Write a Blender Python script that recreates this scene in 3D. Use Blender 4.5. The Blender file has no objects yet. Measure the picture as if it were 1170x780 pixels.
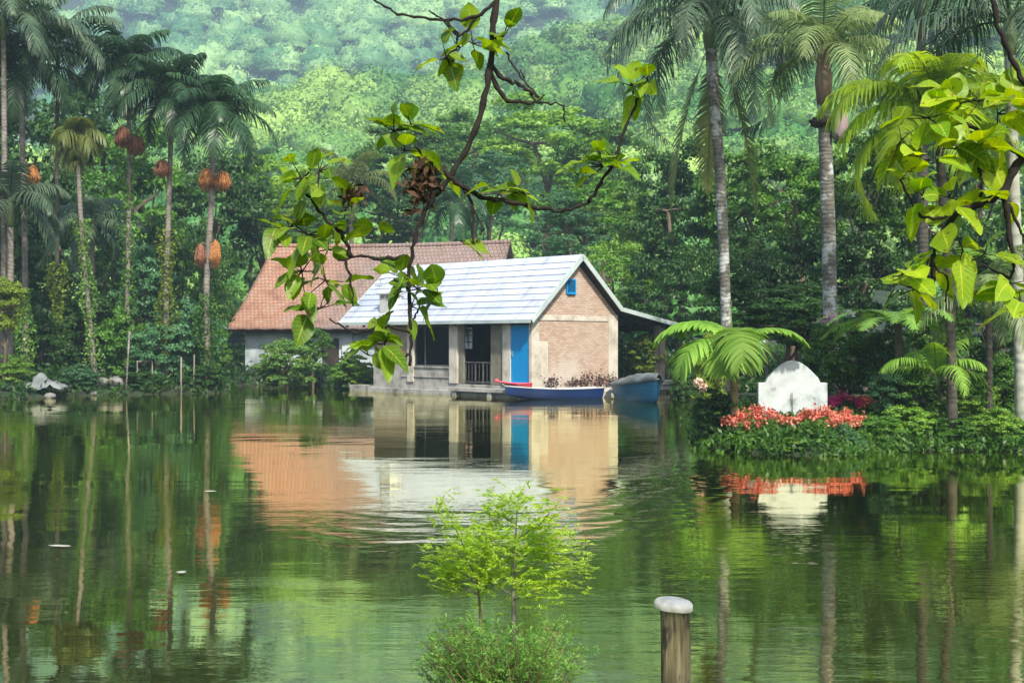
import bpy, math, random
import numpy as np
from mathutils import Vector, Matrix
R = math.radians
F = 1400.0                       # focal length in photograph pixels
CX, CY, H = 585.0, 390.0, 1.95   # image centre, eye height over the water
sc = bpy.context.scene
col = sc.collection
# ---------------------------------------------------------------- camera
cd = bpy.data.cameras.new('camera'); cam = bpy.data.objects.new('camera', cd); col.objects.link(cam)
cam.location = (0, 0, H); cam.rotation_euler = (R(90), 0, 0)
cd.lens = F / 1170 * 36; cd.sensor_width = 36; cd.clip_start = .05; cd.clip_end = 4000
sc.camera = cam
# ---------------------------------------------------------------- world, sun, exposure
SUN_EL, SUN_AZ = R(46), R(160)   # azimuth measured from +Y (view direction) towards +X
w = bpy.data.worlds.new("World"); sc.world = w; w.use_nodes = True
nt = w.node_tree; nt.nodes.clear()
wo = nt.nodes.new('ShaderNodeOutputWorld'); bg = nt.nodes.new('ShaderNodeBackground'); sky = nt.nodes.new('ShaderNodeTexSky')
sky.sky_type = 'NISHITA'; sky.sun_disc = False; sky.sun_elevation = SUN_EL; sky.sun_rotation = SUN_AZ
sky.air_density = 1.2; sky.dust_density = 2.0
nt.links.new(sky.outputs[0], bg.inputs[0]); bg.inputs[1].default_value = .15; nt.links.new(bg.outputs[0], wo.inputs[0])
sl = bpy.data.lights.new('sun', 'SUN'); sun = bpy.data.objects.new('sun', sl); col.objects.link(sun)
sl.energy = 4.2; sl.angle = R(3); sl.color = (1, .94, .80)
sd = Vector((math.sin(SUN_AZ) * math.cos(SUN_EL), math.cos(SUN_AZ) * math.cos(SUN_EL), math.sin(SUN_EL)))
sun.rotation_euler = sd.to_track_quat('Z', 'Y').to_euler(); sun.location = sd * 100
sc.view_settings.view_transform = 'Standard'; sc.view_settings.look = 'None'
sc.view_settings.exposure = 0.7; sc.view_settings.gamma = 1; sc.view_settings.use_curve_mapping = False
cy = sc.cycles
cy.use_denoising = True; cy.max_bounces = 7; cy.diffuse_bounces = 3; cy.glossy_bounces = 3
cy.transmission_bounces = 4; cy.transparent_max_bounces = 6; cy.volume_bounces = 0
cy.caustics_reflective = False; cy.caustics_refractive = False; cy.sample_clamp_indirect = 6
# ---------------------------------------------------------------- helpers
def at(px, py, Y):
    return Vector(((px - CX) / F * Y, Y, H - (py - CY) / F * Y))
def tag(o, label=None, cat=None, group=None, kind=None):
    if label: o['label'] = label
    if cat: o['category'] = cat
    if group: o['group'] = group
    if kind: o['kind'] = kind
    return o
def empty(name, loc, rz=0, label=None, cat=None, group=None):
    o = bpy.data.objects.new(name, None); col.objects.link(o)
    o.location = loc; o.rotation_euler = (0, 0, rz); o.empty_display_size = .2
    return tag(o, label, cat, group)
def link(name, me, mats, parent=None, smooth=False):
    o = bpy.data.objects.new(name, me); col.objects.link(o)
    if not isinstance(mats, (list, tuple)): mats = [mats]
    for m in mats: me.materials.append(m)
    if parent: o.parent = parent
    if smooth: me.polygons.foreach_set('use_smooth', np.ones(len(me.polygons), dtype=bool))
    return o
def np_mesh(name, V, Fq):
    V = np.asarray(V, dtype=np.float32); Fq = np.asarray(Fq, dtype=np.int32); k = Fq.shape[1]
    me = bpy.data.meshes.new(name)
    me.vertices.add(len(V)); me.vertices.foreach_set('co', V.ravel())
    me.loops.add(Fq.size); me.loops.foreach_set('vertex_index', Fq.ravel())
    me.polygons.add(len(Fq)); me.polygons.foreach_set('loop_start', np.arange(0, Fq.size, k, dtype=np.int32))
    me.polygons.foreach_set('loop_total', np.full(len(Fq), k, dtype=np.int32))
    me.update(calc_edges=True)
    return me
class MB:
    def __init__(s): s.v = []; s.f = []; s.mi = []; s.cur = 0
    def add(s, vs, fs):
        b = len(s.v); s.v += [tuple(x) for x in vs]; s.f += [[b + i for i in f] for f in fs]; s.mi += [s.cur] * len(fs)
    def box(s, x0, x1, y0, y1, z0, z1):
        s.add([(x0,y0,z0),(x1,y0,z0),(x1,y1,z0),(x0,y1,z0),(x0,y0,z1),(x1,y0,z1),(x1,y1,z1),(x0,y1,z1)],
              [(0,3,2,1),(4,5,6,7),(0,1,5,4),(1,2,6,5),(2,3,7,6),(3,0,4,7)])
    def tube(s, pts, rad, n=8, cap=True):
        pts = [Vector(p) for p in pts]
        if not isinstance(rad, (list, tuple)): rad = [rad] * len(pts)
        vs = []; fs = []
        ref = Vector((0.13, .2, 1)).normalized()
        for i, p in enumerate(pts):
            t = (pts[min(i+1, len(pts)-1)] - pts[max(i-1, 0)]).normalized()
            a = t.cross(ref)
            if a.length < .1: a = t.cross(Vector((1, 0, 0)))
            a.normalize(); b = t.cross(a)
            for j in range(n):
                th = 2*math.pi*j/n
                vs.append(p + (a*math.cos(th) + b*math.sin(th)) * rad[i])
        for i in range(len(pts)-1):
            for j in range(n):
                k = (j+1) % n
                fs.append((i*n+j, i*n+k, (i+1)*n+k, (i+1)*n+j))
        if cap:
            fs.append(tuple(range(n))[::-1]); fs.append(tuple(range((len(pts)-1)*n, len(pts)*n)))
        s.add(vs, fs)
    def prism(s, poly, axis, a0, a1):    # poly in the two other axes
        n = len(poly); vs = []
        for a in (a0, a1):
            for p in poly:
                vs.append({'x': (a, p[0], p[1]), 'y': (p[0], a, p[1]), 'z': (p[0], p[1], a)}[axis])
        s.add(vs, [tuple(range(n))[::-1], tuple(range(n, 2*n))] + [(i, (i+1) % n, n+(i+1) % n, n+i) for i in range(n)])
    def build(s, name, mats, parent=None, smooth=False, bevel=0):
        me = bpy.data.meshes.new(name); me.from_pydata(s.v, [], s.f); me.update()
        o = link(name, me, mats, parent, smooth)
        if len(me.materials) > 1: me.polygons.foreach_set('material_index', s.mi)
        import bmesh
        bm = bmesh.new(); bm.from_mesh(me); bmesh.ops.recalc_face_normals(bm, faces=bm.faces); bm.to_mesh(me); bm.free()
        if bevel:
            m = o.modifiers.new('bevel', 'BEVEL'); m.width = bevel; m.segments = 2; m.limit_method = 'ANGLE'
        return o
def smoothpts(pts, n=6):
    P = [Vector(p) for p in pts]; P = [P[0]*2-P[1]] + P + [P[-1]*2-P[-2]]; out = []
    for i in range(1, len(P)-2):
        for k in range(n):
            t = k/n; a, b, c, d = P[i-1], P[i], P[i+1], P[i+2]
            out.append(.5*((2*b)+(c-a)*t+(2*a-5*b+4*c-d)*t*t+(3*b-a-3*c+d)*t**3))
    out.append(P[-2]); return out
# ---------------------------------------------------------------- materials
def mat(name):
    m = bpy.data.materials.new(name); m.use_nodes = True; nt = m.node_tree; nt.nodes.clear()
    return m, nt, nt.nodes, nt.links
def rgb(c): return (c[0], c[1], c[2], 1)
def noise_mix(N, L, cols, scale, coord='Object', detail=6, rough=.6, stretch=None, pos=None):
    tc = N.new('ShaderNodeTexCoord'); no = N.new('ShaderNodeTexNoise'); cr = N.new('ShaderNodeValToRGB')
    no.inputs['Scale'].default_value = scale; no.inputs['Detail'].default_value = detail; no.inputs['Roughness'].default_value = rough
    src = tc.outputs[coord]
    if stretch:
        mp = N.new('ShaderNodeMapping'); mp.inputs['Scale'].default_value = stretch; L.new(src, mp.inputs[0]); src = mp.outputs[0]
    L.new(src, no.inputs[0]); L.new(no.outputs[0], cr.inputs[0])
    e = cr.color_ramp.elements
    n = len(cols)
    for i, c in enumerate(cols):
        p = pos[i] if pos else .3 + .4*i/(n-1)
        if i < 2: e[i].position = p; e[i].color = rgb(c)
        else: x = e.new(p); x.color = rgb(c)
    return cr.outputs[0], no, src
def surf(name, cols, scale=3, rough=.8, bump=.0, bscale=None, stretch=None, spec=.3, coord='Object', pos=None, metallic=0):
    m, nt, N, L = mat(name)
    out = N.new('ShaderNodeOutputMaterial'); b = N.new('ShaderNodeBsdfPrincipled'); L.new(b.outputs[0], out.inputs[0])
    c, no, src = noise_mix(N, L, cols, scale, coord, stretch=stretch, pos=pos); L.new(c, b.inputs['Base Color'])
    b.inputs['Roughness'].default_value = rough; b.inputs['Specular IOR Level'].default_value = spec; b.inputs['Metallic'].default_value = metallic
    if bump:
        n2 = N.new('ShaderNodeTexNoise'); n2.inputs['Scale'].default_value = bscale or scale*6; n2.inputs['Detail'].default_value = 5
        L.new(src, n2.inputs[0]); bp = N.new('ShaderNodeBump'); bp.inputs['Distance'].default_value = bump; bp.inputs['Strength'].default_value = .8
        L.new(n2.outputs[0], bp.inputs['Height']); L.new(bp.outputs[0], b.inputs['Normal'])
    return m
def leafmat(name, c0, c1, trans=.35, rough=.45, attr=None, isl=.55, veins=False, nscale=.6, tcol=None, spec=.35):
    """leaf: colour varies from leaf to leaf and from clump to clump; some light passes through"""
    m, nt, N, L = mat(name)
    out = N.new('ShaderNodeOutputMaterial'); b = N.new('ShaderNodeBsdfPrincipled'); t = N.new('ShaderNodeBsdfTranslucent'); mx = N.new('ShaderNodeMixShader')
    g = N.new('ShaderNodeNewGeometry'); oi = N.new('ShaderNodeObjectInfo')
    tc = N.new('ShaderNodeTexCoord'); no = N.new('ShaderNodeTexNoise'); no.inputs['Scale'].default_value = nscale; no.inputs['Detail'].default_value = 3
    L.new(tc.outputs['Object'], no.inputs[0])
    a1 = N.new('ShaderNodeMath'); a1.operation = 'MULTIPLY_ADD'; L.new(g.outputs['Random Per Island'], a1.inputs[0]); a1.inputs[1].default_value = isl
    a2 = N.new('ShaderNodeMath'); a2.operation = 'MULTIPLY_ADD'; L.new(no.outputs[0], a2.inputs[0]); a2.inputs[1].default_value = 1.3; a2.inputs[2].default_value = -.5
    L.new(a2.outputs[0], a1.inputs[2])
    fac = a1.outputs[0]
    if attr:
        at_ = N.new('ShaderNodeAttribute'); at_.attribute_name = attr
        a3 = N.new('ShaderNodeMath'); a3.operation = 'MULTIPLY_ADD'; L.new(at_.outputs['Fac'], a3.inputs[0]); a3.inputs[1].default_value = .9
        L.new(fac, a3.inputs[2]); a4 = N.new('ShaderNodeMath'); a4.operation = 'SUBTRACT'; L.new(a3.outputs[0], a4.inputs[0]); a4.inputs[1].default_value = .3; fac = a4.outputs[0]
    mc = N.new('ShaderNodeMix'); mc.data_type = 'RGBA'; mc.inputs[6].default_value = rgb(c0); mc.inputs[7].default_value = rgb(c1); L.new(fac, mc.inputs[0])
    hs = N.new('ShaderNodeHueSaturation'); L.new(mc.outputs[2], hs.inputs['Color'])
    v = N.new('ShaderNodeMapRange'); v.inputs[3].default_value = .8; v.inputs[4].default_value = 1.25; L.new(oi.outputs['Random'], v.inputs[0]); L.new(v.outputs[0], hs.inputs['Value'])
    leafcol = hs.outputs[0]
    if veins:
        def mth(op, a, c=None, d=None):
            x = N.new('ShaderNodeMath'); x.operation = op
            for i, q in enumerate((a, c, d)):
                if q is None: continue
                if isinstance(q, (int, float)): x.inputs[i].default_value = q
                else: L.new(q, x.inputs[i])
            return x.outputs[0]
        A = N.new('ShaderNodeAttribute'); A.attribute_name = 'across'; B_ = N.new('ShaderNodeAttribute'); B_.attribute_name = 'along'
        ab = mth('ABSOLUTE', A.outputs['Fac']); mid = mth('LESS_THAN', ab, .07)
        fr_ = mth('FRACT', mth('MULTIPLY_ADD', ab, -1.3, mth('MULTIPLY', B_.outputs['Fac'], 8))); side = mth('MULTIPLY', mth('LESS_THAN', fr_, .13), .55)
        vm = N.new('ShaderNodeMix'); vm.data_type = 'RGBA'; L.new(mth('MULTIPLY', mth('MAXIMUM', mid, side), .6), vm.inputs[0]); L.new(hs.outputs[0], vm.inputs[6]); vm.inputs[7].default_value = (min(1, c1[0]*1.5), min(1, c1[1]*1.25), c1[2]+.05, 1)
        n3 = N.new('ShaderNodeTexNoise'); n3.inputs['Scale'].default_value = 55; n3.inputs['Detail'].default_value = 3; L.new(tc.outputs['Object'], n3.inputs[0])
        sp = mth('MULTIPLY', mth('GREATER_THAN', n3.outputs[0], .64), .8)
        v2 = N.new('ShaderNodeMix'); v2.data_type = 'RGBA'; L.new(sp, v2.inputs[0]); L.new(vm.outputs[2], v2.inputs[6]); v2.inputs[7].default_value = (.14, .09, .02, 1); leafcol = v2.outputs[2]
    L.new(leafcol, b.inputs['Base Color'])
    b.inputs['Roughness'].default_value = rough; b.inputs['Specular IOR Level'].default_value = spec
    h2 = N.new('ShaderNodeHueSaturation'); h2.inputs['Hue'].default_value = .485; h2.inputs['Saturation'].default_value = 1.15; h2.inputs['Value'].default_value = 1.6
    L.new(leafcol, h2.inputs['Color']); L.new(h2.outputs[0], t.inputs[0])
    mx.inputs[0].default_value = trans; L.new(b.outputs[0], mx.inputs[1]); L.new(t.outputs[0], mx.inputs[2]); L.new(mx.outputs[0], out.inputs[0])
    return m
M = {}
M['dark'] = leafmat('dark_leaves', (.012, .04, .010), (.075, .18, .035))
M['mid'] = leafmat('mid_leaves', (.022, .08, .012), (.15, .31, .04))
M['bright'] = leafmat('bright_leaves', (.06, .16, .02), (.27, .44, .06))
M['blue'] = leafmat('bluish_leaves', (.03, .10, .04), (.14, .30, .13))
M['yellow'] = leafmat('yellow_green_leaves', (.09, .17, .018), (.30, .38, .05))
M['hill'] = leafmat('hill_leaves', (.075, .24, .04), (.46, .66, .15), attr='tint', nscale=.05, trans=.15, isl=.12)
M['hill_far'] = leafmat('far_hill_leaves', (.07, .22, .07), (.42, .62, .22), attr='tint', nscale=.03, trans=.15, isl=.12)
M['palm_dark'] = leafmat('dark_palm_leaves', (.015, .045, .02), (.07, .14, .06), trans=.3, rough=.35)
M['palm_grey'] = leafmat('greyish_palm_leaves', (.035, .075, .045), (.16, .22, .13), trans=.3, rough=.35)
M['palm_olive'] = leafmat('olive_palm_leaves', (.07, .11, .025), (.22, .25, .07), trans=.4, rough=.4)
M['palm_pale'] = leafmat('pale_palm_leaves', (.10, .17, .06), (.33, .40, .17), trans=.4, rough=.4)
M['palm_lime'] = leafmat('lime_palm_leaves', (.17, .30, .01), (.42, .56, .03), trans=.5, rough=.4)
M['palm_fresh'] = leafmat('fresh_palm_leaves', (.12, .26, .03), (.26, .42, .07), trans=.4, rough=.6, spec=.2)
M['fern'] = leafmat('fern_leaves', (.10, .24, .04), (.28, .46, .10), trans=.4)
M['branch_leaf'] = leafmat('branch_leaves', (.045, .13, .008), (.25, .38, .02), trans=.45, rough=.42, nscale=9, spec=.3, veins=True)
M['branch_leaf_lit'] = leafmat('lit_branch_leaves', (.07, .19, .006), (.36, .47, .015), trans=.45, rough=.42, nscale=9, spec=.3, veins=True)  # brighter copy of branch_leaf: backlight on the right branch put into the colour
M['sapling'] = leafmat('sapling_leaves', (.22, .42, .03), (.62, .78, .10), trans=.5, nscale=3)
M['bush_low'] = leafmat('bush_leaves', (.06, .17, .03), (.26, .42, .09), trans=.4, nscale=3)
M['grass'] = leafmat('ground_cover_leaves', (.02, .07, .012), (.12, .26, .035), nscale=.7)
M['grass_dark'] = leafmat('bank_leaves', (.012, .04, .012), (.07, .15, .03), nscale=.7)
M['flower_red'] = leafmat('coral_flowers', (.34, .05, .03), (.75, .32, .22), trans=.3, nscale=3, rough=.7)
M['flower_magenta'] = leafmat('magenta_flowers', (.3, .005, .08), (.6, .03, .2), trans=.3, nscale=3, rough=.7)
M['flower_white'] = surf('white_petals', [(.7,.6,.68),(.85,.8,.83)], 20, .8)
M['flower_pink'] = surf('pink_petals', [(.55,.25,.42),(.75,.5,.62)], 20, .8)
M['flower_peach'] = surf('peach_petals', [(.7,.42,.3),(.85,.7,.6)], 20, .8)
M['dead'] = surf('dry_leaves', [(.02,.010,.006),(.09,.05,.025)], 9, .9)
M['deadplant'] = surf('dark_plum_leaves', [(.03,.012,.02),(.12,.06,.07)], 9, .9)
M['bark'] = surf('brown_bark', [(.05,.04,.03),(.17,.13,.09)], 5, .95, bump=.02, bscale=14, stretch=(1,1,.3))
M['twig'] = surf('dark_twig_bark', [(.006,.005,.004),(.022,.017,.013)], 40, .9, bump=.002, bscale=160)
M['concrete'] = surf('weathered_concrete', [(.14,.135,.12),(.34,.33,.30),(.46,.44,.41)], 2.2, .9, bump=.01, bscale=25, pos=[.3,.5,.7])
M['plaster'] = surf('cream_plaster', [(.26,.22,.17),(.50,.46,.39),(.60,.57,.5)], 1.8, .9, bump=.006, bscale=30, pos=[.25,.5,.7])
M['grey_plaster'] = surf('grey_green_plaster', [(.13,.12,.09),(.24,.225,.17)], 2.5, .9, bump=.006, bscale=30)
M['tan_plaster'] = surf('tan_plaster', [(.2,.15,.10),(.38,.31,.23)], 1.6, .9, bump=.006, bscale=30, stretch=(1,1,3))
M['blue_wall'] = surf('pale_blue_grey_wall', [(.22,.26,.28),(.44,.51,.54),(.55,.61,.64)], .9, .9, bump=.008, bscale=12, pos=[.3,.5,.65])
M['blue_paint'] = surf('sky_blue_paint', [(.0,.21,.50),(.006,.27,.60)], 2, .45, stretch=(1,1,.2))
M['blue_dark'] = surf('dark_blue_paint', [(.0,.05,.13),(.006,.10,.24)], 6, .5)
M['navy'] = surf('navy_paint', [(.001,.016,.09),(.003,.032,.15)], 1.5, .4, spec=.5)
M['boat_blue'] = surf('bright_blue_hull_paint', [(.0,.10,.20),(.003,.18,.33)], 1.5, .4, spec=.5, stretch=(1,1,3))
M['white_paint'] = surf('white_paint', [(.4,.41,.41),(.6,.61,.61)], 4, .5)
M['red_paint'] = surf('faded_red_paint', [(.5,.03,.06),(.7,.10,.14)], 4, .4)
M['fascia'] = surf('pale_green_white_fascia', [(.32,.40,.39),(.48,.55,.54)], 2, .6)
M['wood_dark'] = surf('dark_timber', [(.015,.012,.01),(.06,.045,.035)], 4, .9)
M['wood_grey'] = surf('weathered_timber', [(.10,.085,.065),(.28,.25,.2)], 3, .9, stretch=(3,3,.4), bump=.01, bscale=20)
M['interior'] = surf('dark_interior', [(.025,.025,.024),(.05,.048,.045)], 2, .95)
M['metal_dark'] = surf('dark_metal', [(.05,.05,.05),(.12,.12,.12)], 8, .5)
M['metal_grey'] = surf('grey_metal', [(.25,.26,.26),(.4,.41,.41)], 8, .5)
M['chimney'] = surf('whitewashed_masonry', [(.42,.42,.38),(.62,.62,.57)], 4, .9)
M['tarp'] = surf('grey_tarpaulin', [(.09,.105,.105),(.22,.24,.24)], 1.6, .7, bump=.05, bscale=3.5, pos=[.35,.65])
M['tarp_dark'] = surf('slate_tarpaulin', [(.05,.09,.11),(.12,.19,.22)], 1.6, .7, bump=.05, bscale=3)
M['tomb'] = surf('whitewashed_stone', [(.16,.19,.17),(.40,.44,.45),(.50,.54,.555)], 3.2, .85, bump=.006, bscale=30, pos=[.3,.44,.62])
M['fruit'] = surf('orange_palm_fruit', [(.26,.10,.03),(.62,.28,.10)], 14, .8, bump=.05, bscale=22)
M['fruit_brown'] = surf('brown_palm_fruit', [(.14,.06,.035),(.40,.18,.10)], 14, .8, bump=.05, bscale=22)
M['sheath'] = surf('dry_pinkish_sheath', [(.16,.11,.12),(.36,.27,.28)], 4, .8, stretch=(6,6,.5))
M['shaft'] = surf('green_crownshaft', [(.09,.14,.05),(.2,.26,.11)], 2, .5, stretch=(4,4,.4))
M['shaft_brown'] = surf('brown_crownshaft', [(.12,.08,.05),(.28,.2,.13)], 2, .6, stretch=(4,4,.4))
M['rock'] = surf('pale_rock', [(.07,.065,.06),(.24,.23,.22)], 3, .95, bump=.03, bscale=8)
M['moss'] = surf('moss', [(.02,.03,.01),(.08,.11,.03)], 9, .95, bump=.02)
M['cap'] = surf('cream_cap_plastic', [(.50,.46,.36),(.78,.74,.62)], 14, .5, pos=[.3,.55])
M['rope_green'] = surf('mossy_post', [(.10,.07,.03),(.22,.18,.08)], 5, .9)
def palm_bark(name, c0, c1, ring=7, patch=None):
    m, nt, N, L = mat(name)
    out = N.new('ShaderNodeOutputMaterial'); b = N.new('ShaderNodeBsdfPrincipled'); L.new(b.outputs[0], out.inputs[0])
    tc = N.new('ShaderNodeTexCoord'); wv = N.new('ShaderNodeTexWave'); wv.bands_direction = 'Z'; wv.inputs['Scale'].default_value = ring/3
    wv.inputs['Distortion'].default_value = 9; wv.inputs['Detail'].default_value = 3; L.new(tc.outputs['Object'], wv.inputs[0])
    c, no, src = noise_mix(N, L, [c0, c1], 4); mx = N.new('ShaderNodeMix'); mx.data_type = 'RGBA'; mx.blend_type = 'MULTIPLY'; mx.inputs[0].default_value = .16
    L.new(c, mx.inputs[6]); L.new(wv.outputs[0], mx.inputs[7]); cc = mx.outputs[2]
    if patch:
        c2, n2, s2 = noise_mix(N, L, [(0,0,0),(1,1,1)], 2.2, pos=[.50,.58]); m2 = N.new('ShaderNodeMix'); m2.data_type = 'RGBA'
        L.new(c2, m2.inputs[0]); L.new(cc, m2.inputs[6]); m2.inputs[7].default_value = rgb(patch); cc = m2.outputs[2]
    L.new(cc, b.inputs['Base Color']); b.inputs['Roughness'].default_value = .9
    bp = N.new('ShaderNodeBump'); bp.inputs['Distance'].default_value = .008; L.new(wv.outputs[0], bp.inputs['Height']); L.new(bp.outputs[0], b.inputs['Normal'])
    return m
M['palmbark'] = palm_bark('pale_palm_bark', (.085,.075,.065), (.27,.235,.20))
M['palmbark_dark'] = palm_bark('dark_palm_bark', (.02,.02,.015), (.085,.075,.055))
M['palmbark_lichen'] = palm_bark('lichen_palm_bark', (.055,.05,.04), (.20,.19,.16), 9, (.40,.42,.39))
M['palmbark_white'] = palm_bark('whitish_palm_bark', (.24,.25,.2), (.40,.41,.35), 4)
def brick_mat():
    m, nt, N, L = mat('thin_tan_brick')
    out = N.new('ShaderNodeOutputMaterial'); b = N.new('ShaderNodeBsdfPrincipled'); L.new(b.outputs[0], out.inputs[0])
    tc = N.new('ShaderNodeTexCoord'); sx = N.new('ShaderNodeSeparateXYZ'); L.new(tc.outputs['Object'], sx.inputs[0])
    ad = N.new('ShaderNodeMath'); ad.operation = 'ADD'; L.new(sx.outputs[0], ad.inputs[0]); L.new(sx.outputs[1], ad.inputs[1])
    cb = N.new('ShaderNodeCombineXYZ'); L.new(ad.outputs[0], cb.inputs[0]); L.new(sx.outputs[2], cb.inputs[1])
    nd = N.new('ShaderNodeTexNoise'); nd.inputs['Scale'].default_value = 1.3; L.new(tc.outputs['Object'], nd.inputs[0])
    va = N.new('ShaderNodeVectorMath'); va.operation = 'MULTIPLY_ADD'; va.inputs[1].default_value = (.05,.05,.05); L.new(nd.outputs['Color'], va.inputs[0]); L.new(cb.outputs[0], va.inputs[2])
    br = N.new('ShaderNodeTexBrick'); L.new(va.outputs[0], br.inputs[0]); br.inputs['Scale'].default_value = 1
    br.inputs['Brick Width'].default_value = .24; br.inputs['Row Height'].default_value = .072; br.inputs['Mortar Size'].default_value = .009
    br.inputs['Color1'].default_value = (.42,.29,.22,1); br.inputs['Color2'].default_value = (.55,.43,.34,1); br.inputs['Mortar'].default_value = (.30,.21,.15,1)
    c, no, src = noise_mix(N, L, [(0,0,0),(1,1,1)], .75, pos=[.45,.68])
    sz = N.new('ShaderNodeMapRange'); sz.inputs[1].default_value = 1.7; sz.inputs[2].default_value = .3; L.new(sx.outputs[2], sz.inputs[0])
    mm = N.new('ShaderNodeMath'); mm.operation = 'MULTIPLY'; L.new(c, mm.inputs[0]); L.new(sz.outputs[0], mm.inputs[1])
    ma = N.new('ShaderNodeMath'); ma.operation = 'MULTIPLY_ADD'; L.new(c, ma.inputs[0]); ma.inputs[1].default_value = .28; L.new(mm.outputs[0], ma.inputs[2])
    mx = N.new('ShaderNodeMix'); mx.data_type = 'RGBA'; L.new(ma.outputs[0], mx.inputs[0]); L.new(br.outputs[0], mx.inputs[6]); mx.inputs[7].default_value = (.54,.49,.43,1)
    L.new(mx.outputs[2], b.inputs['Base Color']); b.inputs['Roughness'].default_value = .9
    bp = N.new('ShaderNodeBump'); bp.inputs['Distance'].default_value = .012; bp.invert = True; L.new(br.outputs['Fac'], bp.inputs['Height']); L.new(bp.outputs[0], b.inputs['Normal'])
    return m
M['brick'] = brick_mat()
def tile_mat():
    m, nt, N, L = mat('old_clay_tiles')
    out = N.new('ShaderNodeOutputMaterial'); b = N.new('ShaderNodeBsdfPrincipled'); L.new(b.outputs[0], out.inputs[0])
    tc = N.new('ShaderNodeTexCoord'); sx = N.new('ShaderNodeSeparateXYZ'); L.new(tc.outputs['Object'], sx.inputs[0])
    c, no, src = noise_mix(N, L, [(.24,.125,.085),(.37,.19,.125),(.34,.23,.17)], 1.3, pos=[.3,.5,.7])
    c2, n2, s2 = noise_mix(N, L, [(.19,.13,.11),(.27,.19,.165),(.22,.18,.165)], 1.3, pos=[.3,.5,.7])
    mr = N.new('ShaderNodeMapRange'); mr.inputs[1].default_value = 2.2; mr.inputs[2].default_value = 5.6; L.new(sx.outputs[0], mr.inputs[0])
    mx = N.new('ShaderNodeMix'); mx.data_type = 'RGBA'; L.new(mr.outputs[0], mx.inputs[0]); L.new(c, mx.inputs[6]); L.new(c2, mx.inputs[7])
    cb = N.new('ShaderNodeCombineXYZ'); L.new(sx.outputs[0], cb.inputs[0]); L.new(sx.outputs[1], cb.inputs[1])
    br = N.new('ShaderNodeTexBrick'); L.new(cb.outputs[0], br.inputs[0]); br.inputs['Scale'].default_value = 1
    br.inputs['Brick Width'].default_value = .2; br.inputs['Row Height'].default_value = .22; br.inputs['Mortar Size'].default_value = .02; br.inputs['Mortar Smooth'].default_value = .6
    br.inputs['Color1'].default_value = (.75,.75,.75,1); br.inputs['Color2'].default_value = (1,1,1,1); br.inputs['Mortar'].default_value = (.45,.42,.4,1)
    m2 = N.new('ShaderNodeMix'); m2.data_type = 'RGBA'; m2.blend_type = 'MULTIPLY'; m2.inputs[0].default_value = .75; L.new(mx.outputs[2], m2.inputs[6]); L.new(br.outputs[0], m2.inputs[7])
    L.new(m2.outputs[2], b.inputs['Base Color']); b.inputs['Roughness'].default_value = .85
    bp = N.new('ShaderNodeBump'); bp.inputs['Distance'].default_value = .03; bp.invert = True; L.new(br.outputs['Fac'], bp.inputs['Height']); L.new(bp.outputs[0], b.inputs['Normal'])
    return m
M['tiles'] = tile_mat()
def roof_white():
    m, nt, N, L = mat('white_roof_boards')
    out = N.new('ShaderNodeOutputMaterial'); b = N.new('ShaderNodeBsdfPrincipled'); L.new(b.outputs[0], out.inputs[0])
    c, no, src = noise_mix(N, L, [(.33,.37,.48),(.46,.50,.62),(.50,.54,.65)], .9, pos=[.25,.5,.7], stretch=(.25,1,1))
    c3, n3, s3 = noise_mix(N, L, [(.62,.60,.57),(1,1,1)], 1.6, pos=[.34,.52], stretch=(1.6,.5,.5), detail=8, rough=.7); mx3 = N.new('ShaderNodeMix'); mx3.data_type = 'RGBA'; mx3.blend_type = 'MULTIPLY'; mx3.inputs[0].default_value = .75
    L.new(c, mx3.inputs[6]); L.new(c3, mx3.inputs[7]); L.new(mx3.outputs[2], b.inputs['Base Color']); b.inputs['Roughness'].default_value = .45
    return m
M['roof_white'] = roof_white()
def ground_mat():
    m, nt, N, L = mat('dark_ground')
    out = N.new('ShaderNodeOutputMaterial'); b = N.new('ShaderNodeBsdfPrincipled'); L.new(b.outputs[0], out.inputs[0])
    c, no, src = noise_mix(N, L, [(.02,.016,.010),(.016,.03,.010),(.03,.055,.015)], .8, pos=[.3,.5,.7]); L.new(c, b.inputs['Base Color']); b.inputs['Roughness'].default_value = .95  # dark colour stands in for shade in the gaps between hill crowns
    return m
M['ground'] = ground_mat()
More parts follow.
